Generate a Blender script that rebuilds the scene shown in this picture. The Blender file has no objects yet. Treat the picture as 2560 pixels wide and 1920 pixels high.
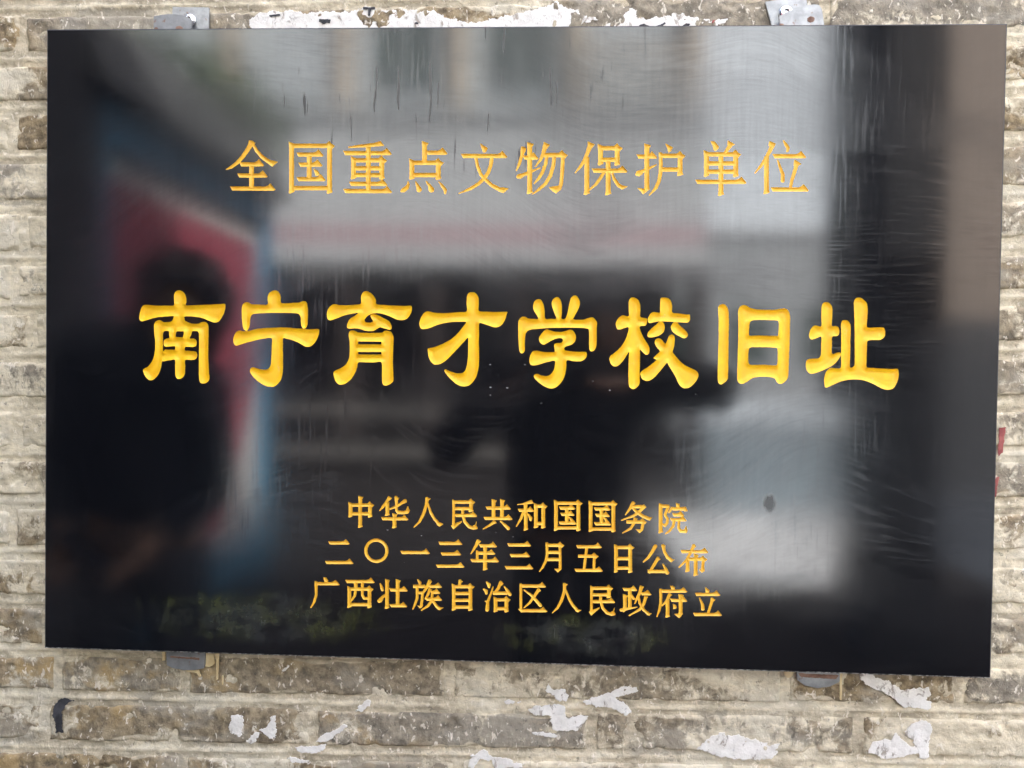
import bpy, bmesh, math, random
import numpy as np
from mathutils import Matrix, Vector

random.seed(7)
rng = np.random.default_rng(11)
scene = bpy.context.scene
COL = scene.collection

# ------------------------------------------------------------------ camera
cam_data = bpy.data.cameras.new("camera")
cam = bpy.data.objects.new("camera", cam_data)
COL.objects.link(cam)
cam_data.sensor_width = 36.0
cam_data.sensor_fit = 'HORIZONTAL'
cam_data.lens = 26.72
cam_data.clip_start = 0.01
cam_data.clip_end = 400.0
cam.matrix_world = Matrix((
    (0.998849, -0.015310, 0.045464, 0.04829),
    (0.045719, 0.016739, -0.998814, -0.95557),
    (0.014531, 0.999743, 0.017420, -0.02984),
    (0, 0, 0, 1)))
scene.camera = cam

# ------------------------------------------------------------------ sky, sun, exposure
SUN_EL = math.radians(52)
SUN_AZ = math.radians(38)          # measured from +Y towards +X
world = bpy.data.worlds.new("World")
scene.world = world
world.use_nodes = True
wn = world.node_tree
wn.nodes.clear()
sky = wn.nodes.new("ShaderNodeTexSky")
sky.sky_type = 'NISHITA'
sky.sun_disc = False
sky.sun_elevation = SUN_EL
sky.sun_rotation = SUN_AZ
sky.air_density = 0.6
sky.dust_density = 9.0
sky.ozone_density = 0.4
bg = wn.nodes.new("ShaderNodeBackground")
bg.inputs["Strength"].default_value = 0.15
wo = wn.nodes.new("ShaderNodeOutputWorld")
wn.links.new(sky.outputs[0], bg.inputs[0])
wn.links.new(bg.outputs[0], wo.inputs[0])

sun_data = bpy.data.lights.new("sun", 'SUN')
sun_data.energy = 5.0
sun_data.angle = math.radians(0.6)
sun_data.color = (1.0, 0.95, 0.87)
sun = bpy.data.objects.new("sun", sun_data)
COL.objects.link(sun)
to_sun = Vector((math.sin(SUN_AZ) * math.cos(SUN_EL), math.cos(SUN_AZ) * math.cos(SUN_EL), math.sin(SUN_EL)))
sun.rotation_euler = to_sun.to_track_quat('Z', 'Y').to_euler()
sun.location = (3, 6, 9)

scene.view_settings.view_transform = 'Standard'
scene.view_settings.look = 'None'
scene.view_settings.exposure = 3.3
scene.view_settings.gamma = 1.0
scene.view_settings.use_curve_mapping = False
scene.render.engine = 'CYCLES'
scene.cycles.use_denoising = True
scene.cycles.max_bounces = 5
scene.cycles.sample_clamp_indirect = 8.0

# ------------------------------------------------------------------ helpers
def tag(o, label=None, cat=None, group=None, kind=None):
    if label: o["label"] = label
    if cat: o["category"] = cat
    if group: o["group"] = group
    if kind: o["kind"] = kind
    return o

def link(name, me, mat=None, parent=None):
    o = bpy.data.objects.new(name, me)
    COL.objects.link(o)
    if mat is not None and me is not None and len(me.materials) == 0:
        me.materials.append(mat)
    if parent is not None:
        o.parent = parent
    return o

def empty(name, loc=(0, 0, 0), rz=0.0):
    o = bpy.data.objects.new(name, None)
    o.empty_display_size = 0.05
    COL.objects.link(o)
    o.location = loc
    o.rotation_euler = (0, 0, rz)
    return o

def mesh_np(name, v, faces, smooth=False):
    me = bpy.data.meshes.new(name)
    if isinstance(faces, np.ndarray):
        faces = faces.tolist()
    me.from_pydata(np.asarray(v, float).tolist(), [], faces)
    if smooth:
        me.polygons.foreach_set("use_smooth", np.ones(len(me.polygons), bool))
    me.update()
    return me

def bm_obj(name, bm, mat, parent=None, smooth=False):
    me = bpy.data.meshes.new(name)
    bmesh.ops.recalc_face_normals(bm, faces=bm.faces[:])
    bm.to_mesh(me)
    bm.free()
    if smooth:
        me.polygons.foreach_set("use_smooth", np.ones(len(me.polygons), bool))
    return link(name, me, mat, parent)

def add_box(bm, x0, x1, y0, y1, z0, z1, bevel=0.0):
    r = bmesh.ops.create_cube(bm, size=1.0)
    for v in r["verts"]:
        v.co = Vector(((x0 + x1) / 2 + v.co.x * (x1 - x0), (y0 + y1) / 2 + v.co.y * (y1 - y0), (z0 + z1) / 2 + v.co.z * (z1 - z0)))
    if bevel > 0:
        es = list({e for v in r["verts"] for e in v.link_edges})
        bmesh.ops.bevel(bm, geom=es, offset=bevel, segments=2, affect='EDGES')

def box(name, x0, x1, y0, y1, z0, z1, mat, parent=None, bevel=0.0):
    bm = bmesh.new()
    add_box(bm, x0, x1, y0, y1, z0, z1, bevel)
    return bm_obj(name, bm, mat, parent)

def hash2(ix, iz, seed):
    h = (ix.astype(np.int64) * 374761393 + iz.astype(np.int64) * 668265263 + seed * 1442695041) & 0xffffffff
    h = ((h ^ (h >> 13)) * 1274126177) & 0xffffffff
    h = (h ^ (h >> 16)) & 0xffffffff
    return h.astype(float) / 4294967295.0

def vnoise(x, z, seed=0):
    ix = np.floor(x); iz = np.floor(z)
    fx = x - ix; fz = z - iz
    fx = fx * fx * (3 - 2 * fx); fz = fz * fz * (3 - 2 * fz)
    a = hash2(ix, iz, seed); b = hash2(ix + 1, iz, seed)
    c = hash2(ix, iz + 1, seed); d = hash2(ix + 1, iz + 1, seed)
    return (a * (1 - fx) + b * fx) * (1 - fz) + (c * (1 - fx) + d * fx) * fz

def fbm(x, z, seed=0, oct=4, gain=0.5):
    s = 0.0; a = 1.0; t = 0.0
    for i in range(oct):
        s = s + a * vnoise(x, z, seed + 17 * i); t += a
        a *= gain; x = x * 2.03 + 5.1; z = z * 2.03 + 3.7
    return s / t

def sstep(a, b, x):
    t = np.clip((x - a) / (b - a), 0, 1)
    return t * t * (3 - 2 * t)

# ------------------------------------------------------------------ materials
class NT:
    def __init__(self, name):
        self.m = bpy.data.materials.new(name)
        self.m.use_nodes = True
        self.t = self.m.node_tree
        self.t.nodes.clear()
        self.out = self.t.nodes.new("ShaderNodeOutputMaterial")
    def n(self, typ, **kw):
        nd = self.t.nodes.new(typ)
        for k, v in kw.items():
            if k in nd.inputs.keys():
                nd.inputs[k].default_value = v
            else:
                setattr(nd, k, v)
        return nd
    def l(self, a, b):
        self.t.links.new(a, b)
    def geo(self):
        return self.n("ShaderNodeNewGeometry").outputs["Position"]
    def mapping(self, vec, scale=(1, 1, 1), loc=(0, 0, 0), rot=(0, 0, 0)):
        mp = self.n("ShaderNodeMapping")
        mp.inputs["Scale"].default_value = scale
        mp.inputs["Location"].default_value = loc
        mp.inputs["Rotation"].default_value = rot
        self.l(vec, mp.inputs["Vector"])
        return mp.outputs[0]
    def noise(self, vec, scale, detail=6, rough=0.55, dist=0.0):
        nd = self.n("ShaderNodeTexNoise", Scale=scale, Detail=detail, Roughness=rough, Distortion=dist)
        self.l(vec, nd.inputs["Vector"])
        return nd.outputs["Fac"]
    def ramp(self, fac, lo, hi, a=0.0, b=1.0):
        nd = self.n("ShaderNodeMapRange", interpolation_type='SMOOTHSTEP')
        nd.inputs["From Min"].default_value = lo
        nd.inputs["From Max"].default_value = hi
        nd.inputs["To Min"].default_value = a
        nd.inputs["To Max"].default_value = b
        self.l(fac, nd.inputs["Value"])
        return nd.outputs[0]
    def math(self, op, a, b=None, clamp=False):
        nd = self.n("ShaderNodeMath", operation=op)
        nd.use_clamp = clamp
        for i, v in enumerate((a, b)):
            if v is None: continue
            if isinstance(v, (int, float)): nd.inputs[i].default_value = v
            else: self.l(v, nd.inputs[i])
        return nd.outputs[0]
    def mix(self, fac, a, b):
        nd = self.n("ShaderNodeMix", data_type='RGBA')
        for s, v in ((0, fac), (6, a), (7, b)):
            if isinstance(v, (int, float)): nd.inputs[s].default_value = v
            elif isinstance(v, tuple): nd.inputs[s].default_value = (*v[:3], 1.0)
            else: self.l(v, nd.inputs[s])
        return nd.outputs[2]
    def bump(self, h, strength, dist):
        nd = self.n("ShaderNodeBump")
        nd.inputs["Strength"].default_value = strength
        nd.inputs["Distance"].default_value = dist
        self.l(h, nd.inputs["Height"])
        return nd.outputs[0]
    def principled(self, **kw):
        p = self.n("ShaderNodeBsdfPrincipled")
        for k, v in kw.items():
            k = k.replace("_", " ")
            if hasattr(v, "is_linked") or hasattr(v, "links"):
                self.l(v, p.inputs[k])
            elif isinstance(v, tuple):
                p.inputs[k].default_value = (*v[:3], 1.0)
            else:
                p.inputs[k].default_value = v
        return p
    def done(self, shader):
        self.l(shader.outputs[0], self.out.inputs["Surface"])
        return self.m

def simple(name, col, rough=0.6, metal=0.0, var=0.18, scale=12.0, bump=0.0, bscale=60.0, spec=0.5):
    t = NT(name)
    pos = t.geo()
    n1 = t.noise(pos, scale, 5, 0.6)
    f = t.ramp(n1, 0.25, 0.75)
    c0 = tuple(c * (1 - var) for c in col); c1 = tuple(min(1, c * (1 + var)) for c in col)
    c = t.mix(f, c0, c1)
    p = t.principled(Base_Color=c, Roughness=rough, Metallic=metal, Specular_IOR_Level=spec)
    if bump > 0:
        t.l(t.bump(t.noise(pos, bscale, 6, 0.6), 0.6, bump), p.inputs["Normal"])
    return t.done(p)

def make_stone_black():
    t = NT("polished_black_granite")
    pos = t.geo()
    sep = t.n("ShaderNodeSeparateXYZ"); t.l(pos, sep.inputs[0])
    # wiping and polishing marks: long thin streaks bent by a broad flow
    flow = t.n("ShaderNodeTexNoise", Scale=2.2, Detail=1)
    t.l(pos, flow.inputs["Vector"])
    add = t.n("ShaderNodeVectorMath", operation='MULTIPLY_ADD')
    t.l(flow.outputs["Color"], add.inputs[0]); add.inputs[1].default_value = (0.34, 0, 0.34); t.l(pos, add.inputs[2])
    s1 = t.noise(t.mapping(add.outputs[0], scale=(5, 1, 75), rot=(0, 0.35, 0)), 3.0, 4, 0.65)
    s2 = t.noise(t.mapping(pos, scale=(110, 1, 6), rot=(0, 0.06, 0)), 2.0, 3, 0.6)
    patch1 = t.ramp(t.noise(pos, 3.6, 3, 0.6), 0.42, 0.66)
    patch2 = t.ramp(t.noise(t.mapping(pos, loc=(4, 0, 2)), 3.0, 3, 0.6), 0.46, 0.66)
    scr = t.math('MULTIPLY', t.ramp(s1, 0.47, 0.68), patch1)
    vst = t.math('MULTIPLY', t.ramp(s2, 0.5, 0.72), patch2)
    film = t.ramp(t.noise(t.mapping(add.outputs[0], scale=(1.0, 1, 2.2)), 2.4, 5, 0.62), 0.46, 0.60)
    # dried drips running down from the top edge, left of the middle
    dr = t.noise(t.mapping(pos, scale=(120, 1, 11)), 1.0, 2, 0.5)
    dmask = t.ramp(dr, 0.63, 0.68)
    dz = t.ramp(sep.outputs["Z"], 0.16, 0.27)
    dx = t.math('MULTIPLY', t.ramp(sep.outputs["X"], -0.36, -0.26), t.ramp(sep.outputs["X"], 0.30, 0.0))
    drip = t.math('MULTIPLY', t.math('MULTIPLY', dmask, dz), dx)
    rough = t.math('ADD', 0.085, t.math('MULTIPLY', scr, 0.045))
    rough = t.math('ADD', rough, t.math('MULTIPLY', vst, 0.08))
    rough = t.math('ADD', rough, t.math('MULTIPLY', film, 0.035))
    rough = t.math('ADD', rough, t.math('MULTIPLY', drip, 0.2))
    # dried greenish residue low on the face and a dull thumb mark
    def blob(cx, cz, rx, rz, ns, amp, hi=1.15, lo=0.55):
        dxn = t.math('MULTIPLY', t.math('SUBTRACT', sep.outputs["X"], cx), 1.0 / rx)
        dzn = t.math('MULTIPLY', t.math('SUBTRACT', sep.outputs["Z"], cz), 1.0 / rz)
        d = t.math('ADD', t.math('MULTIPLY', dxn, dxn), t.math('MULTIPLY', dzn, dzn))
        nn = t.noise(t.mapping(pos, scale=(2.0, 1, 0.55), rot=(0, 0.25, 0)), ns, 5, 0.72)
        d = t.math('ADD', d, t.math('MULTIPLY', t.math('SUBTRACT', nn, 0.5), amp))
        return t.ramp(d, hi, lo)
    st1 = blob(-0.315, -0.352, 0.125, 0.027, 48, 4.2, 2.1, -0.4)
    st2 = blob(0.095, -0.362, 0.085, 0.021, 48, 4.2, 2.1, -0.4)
    thumb = blob(0.327, -0.190, 0.0078, 0.0120, 160, 2.2, 1.5, 0.2)
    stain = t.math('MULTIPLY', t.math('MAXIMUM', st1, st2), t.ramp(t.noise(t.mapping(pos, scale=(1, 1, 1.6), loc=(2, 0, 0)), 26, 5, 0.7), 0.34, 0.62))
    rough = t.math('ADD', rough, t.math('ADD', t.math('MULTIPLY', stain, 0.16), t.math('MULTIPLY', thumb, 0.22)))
    # sparse pale chips and pits
    blob_c = t.math('MAXIMUM', blob(0.12, -0.03, 0.2, 0.075, 12, 1.2), blob(-0.1, -0.25, 0.14, 0.03, 12, 1.5))
    vor = t.n("ShaderNodeTexVoronoi", Scale=170.0, feature='F1')
    t.l(t.mapping(pos, scale=(0.55, 1, 1.0)), vor.inputs["Vector"])
    dot = t.math('LESS_THAN', vor.outputs["Distance"], 0.13)
    sc = t.n("ShaderNodeSeparateColor"); t.l(vor.outputs["Color"], sc.inputs[0])
    sel = t.math('GREATER_THAN', sc.outputs[0], 0.8)
    dens = t.math('MULTIPLY', t.ramp(t.noise(pos, 14.0, 2), 0.5, 0.6), blob_c)
    chip = t.math('MULTIPLY', t.math('MULTIPLY', dot, sel), dens)
    haze = t.math('ADD', t.math('MULTIPLY', film, 0.004), t.math('MULTIPLY', t.math('ADD', scr, vst), 0.005))
    base = t.mix(haze, (0.0045, 0.005, 0.0066), (0.75, 0.75, 0.75))
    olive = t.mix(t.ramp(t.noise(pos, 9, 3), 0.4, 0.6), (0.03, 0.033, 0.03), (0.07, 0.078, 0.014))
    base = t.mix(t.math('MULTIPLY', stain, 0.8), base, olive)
    base = t.mix(chip, base, (0.55, 0.53, 0.5))
    s3 = t.noise(t.mapping(add.outputs[0], scale=(14, 1, 190), rot=(0, -0.2, 0)), 3.0, 3, 0.6)
    spec = t.math('ADD', 0.5, t.math('MULTIPLY', t.math('MULTIPLY', t.math('SUBTRACT', s1, 0.5), 0.42), patch1))
    spec = t.math('ADD', spec, t.math('MULTIPLY', t.math('SUBTRACT', s3, 0.5), 0.17))
    spec = t.math('ADD', spec, t.math('MULTIPLY', t.math('SUBTRACT', s2, 0.5), 0.14))
    spec = t.math('SUBTRACT', spec, t.math('MULTIPLY', drip, 0.14))
    spec = t.math('SUBTRACT', spec, t.math('MULTIPLY', film, 0.07))
    p = t.principled(Base_Color=base, Roughness=rough, IOR=1.75, Specular_IOR_Level=spec)
    t.l(t.bump(t.noise(pos, 2.0, 1), 0.05, 0.004), p.inputs["Normal"])
    return t.done(p)

def make_edge():
    t = NT("sawn_stone_edge")
    pos = t.geo()
    f = t.ramp(t.noise(pos, 180, 5, 0.7), 0.42, 0.62)
    c = t.mix(f, (0.05, 0.05, 0.05), (0.60, 0.58, 0.54))
    p = t.principled(Base_Color=c, Roughness=0.75)
    return t.done(p)

def make_gold(name, ca, cb):
    t = NT(name)
    pos = t.geo()
    f = t.ramp(t.noise(pos, 55, 5, 0.6), 0.3, 0.72)
    c = t.mix(f, ca, cb)
    f2 = t.ramp(t.noise(t.mapping(pos, loc=(3, 1, 2)), 90, 5, 0.7), 0.62, 0.74)
    c = t.mix(t.math('MULTIPLY', f2, 0.35), c, (0.9, 0.62, 0.33))
    f3 = t.ramp(t.noise(t.mapping(pos, loc=(1, 7, 2)), 140, 3, 0.6), 0.75, 0.8)
    c = t.mix(t.math('MULTIPLY', f3, 0.5), c, (0.2, 0.09, 0.02))
    p = t.principled(Base_Color=c, Roughness=0.4)
    t.l(t.bump(t.noise(pos, 240, 4, 0.6), 0.25, 0.0006), p.inputs["Normal"])
    return t.done(p)

def make_wall():
    """weathered grey brick under worn lime wash; vertex values: wash, ochre, joint, tone"""
    t = NT("weathered_limewashed_brick")
    pos = t.geo()
    def att(nm):
        return t.n("ShaderNodeAttribute", attribute_name=nm).outputs["Fac"]
    wash, ochre, joint, tone = att("wash"), att("ochre"), att("joint"), att("tone")
    nb = t.noise(pos, 70, 4, 0.68)
    nl = t.noise(t.mapping(pos, scale=(0.7, 1, 1.2)), 15, 5, 0.62)
    nf = t.noise(t.mapping(pos, scale=(1.0, 1, 0.75), rot=(0, 0.5, 0)), 85, 5, 0.68, 0.7)
    # brick body
    body = t.mix(t.ramp(nb, 0.28, 0.72), (0.10, 0.076, 0.046), (0.43, 0.34, 0.205))
    grey = t.mix(t.ramp(nb, 0.28, 0.72), (0.16, 0.145, 0.118), (0.40, 0.36, 0.285))
    body = t.mix(tone, body, grey)
    fo = t.math('MULTIPLY', ochre, t.ramp(t.noise(t.mapping(pos, loc=(2, 0, 5)), 22, 4, 0.62), 0.46, 0.66))
    body = t.mix(t.math('MULTIPLY', fo, 0.75), body, (0.50, 0.36, 0.17))
    # mortar
    nm = t.noise(t.mapping(pos, scale=(0.8, 1, 2.0), loc=(1, 0, 1)), 34, 5, 0.7)
    mort = t.mix(t.ramp(nm, 0.3, 0.68), (0.31, 0.275, 0.205), (0.66, 0.585, 0.44))
    jn = t.ramp(t.math('ADD', joint, t.math('MULTIPLY', t.math('SUBTRACT', nf, 0.5), 0.4)), 0.36, 0.62)
    col = t.mix(jn, body, mort)
    # cement smears
    fc = t.ramp(t.noise(t.mapping(pos, loc=(9, 0, 1), scale=(0.6, 1, 1.4)), 9, 4, 0.6), 0.51, 0.60)
    col = t.mix(t.math('MULTIPLY', fc, 0.65), col, (0.36, 0.335, 0.28))
    # lime wash remnants, flaking
    s = t.math('ADD', t.math('MULTIPLY', nl, 0.66), t.math('MULTIPLY', nf, 0.34))
    s = t.math('ADD', s, t.math('MULTIPLY', t.math('SUBTRACT', wash, 0.5), 0.5))
    f = t.ramp(s, 0.48, 0.57)
    lime = t.mix(t.ramp(nm, 0.3, 0.7), (0.52, 0.465, 0.345), (0.86, 0.79, 0.62))
    lime = t.mix(t.ramp(nl, 0.5, 0.62, 0, 0.5), lime, (0.62, 0.595, 0.505))
    col = t.mix(t.math('MULTIPLY', f, 0.92), col, lime)
    # chalky crumbs and grime pits
    f4 = t.ramp(t.noise(t.mapping(pos, loc=(5, 2, 8), rot=(0, 0.9, 0), scale=(1, 1, 0.6)), 150, 2, 0.6, 0.6), 0.61, 0.68)
    col = t.mix(t.math('MULTIPLY', f4, 0.75), col, (0.82, 0.77, 0.67))
    f5 = t.ramp(t.noise(t.mapping(pos, loc=(15, 2, 8)), 85, 3, 0.7), 0.61, 0.73)
    col = t.mix(t.math('MULTIPLY', f5, 0.6), col, (0.06, 0.055, 0.045))
    tint = t.n("ShaderNodeMix", data_type='RGBA', blend_type='MULTIPLY')
    tint.inputs[0].default_value = 1.0
    t.l(col, tint.inputs[6]); tint.inputs[7].default_value = (1.02, 0.985, 0.905, 1.0)
    p = t.principled(Base_Color=tint.outputs[2], Roughness=0.88)
    h = t.math('ADD', t.math('MULTIPLY', nf, 1.1), t.math('MULTIPLY', nb, 0.7))
    t.l(t.bump(h, 1.0, 0.0020), p.inputs["Normal"])
    return t.done(p)

def make_flake(name, c0, c1, rough=0.7, bump=0.0006, stain=False):
    t = NT(name)
    pos = t.geo()
    c = t.mix(t.ramp(t.noise(pos, 60, 5, 0.65), 0.35, 0.7), c0, c1)
    if stain:
        n3 = t.noise(t.mapping(pos, loc=(3, 0, 6), rot=(0, 0.7, 0), scale=(1, 1, 0.6)), 70, 4, 0.7, 0.5)
        c = t.mix(t.ramp(n3, 0.56, 0.66), c, (0.40, 0.35, 0.28))
        c = t.mix(t.ramp(n3, 0.34, 0.28), c, (0.62, 0.59, 0.54))
    p = t.principled(Base_Color=c, Roughness=rough)
    t.l(t.bump(t.noise(pos, 170, 6, 0.65), 0.8, bump), p.inputs["Normal"])
    return t.done(p)

def make_steel(name, c0, c1, metal=0.75):
    t = NT(name)
    pos = t.geo()
    c = t.mix(t.ramp(t.noise(pos, 70, 6, 0.6), 0.3, 0.7), c0, c1)
    r = t.ramp(t.noise(t.mapping(pos, loc=(1, 3, 2)), 90, 6, 0.6), 0.62, 0.70)
    c = t.mix(t.math('MULTIPLY', r, 0.8), c, (0.22, 0.12, 0.08))
    p = t.principled(Base_Color=c, Roughness=0.42, Metallic=metal)
    t.l(t.bump(t.noise(pos, 200, 4, 0.6), 0.3, 0.0004), p.inputs["Normal"])
    return t.done(p)

M = {}
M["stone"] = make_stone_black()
M["edge"] = make_edge()
M["edgedark"] = simple("dark_stone_edge", (0.02, 0.02, 0.022), 0.5, 0, 0.4, 90)
M["gold"] = make_gold("yellow_gold_paint", (0.93, 0.48, 0.007), (1.0, 0.60, 0.010))
M["gold2"] = make_gold("ochre_gold_paint", (0.84, 0.43, 0.022), (0.94, 0.55, 0.05))
M["wall"] = make_wall()
M["white"] = make_flake("torn_white_paper", (0.78, 0.745, 0.66), (0.93, 0.895, 0.81), stain=True, bump=0.0012)
M["ink"] = make_flake("black_paint", (0.02, 0.02, 0.022), (0.07, 0.07, 0.075))
M["redpaint"] = make_flake("faded_red_paint", (0.24, 0.05, 0.045), (0.42, 0.12, 0.10))
M["foam"] = make_flake("pale_yellow_glue", (0.66, 0.50, 0.25), (0.78, 0.64, 0.37), 0.45)
M["rust"] = make_flake("brown_rust", (0.16, 0.08, 0.05), (0.32, 0.19, 0.13))
M["steel"] = make_steel("galvanised_steel", (0.26, 0.265, 0.265), (0.40, 0.405, 0.40))
M["steel2"] = make_steel("dull_zinc_steel", (0.20, 0.205, 0.205), (0.30, 0.305, 0.30), 0.25)
M["chrome"] = simple("shiny_bolt_steel", (0.75, 0.76, 0.77), 0.12, 1.0, 0.05)

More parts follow.
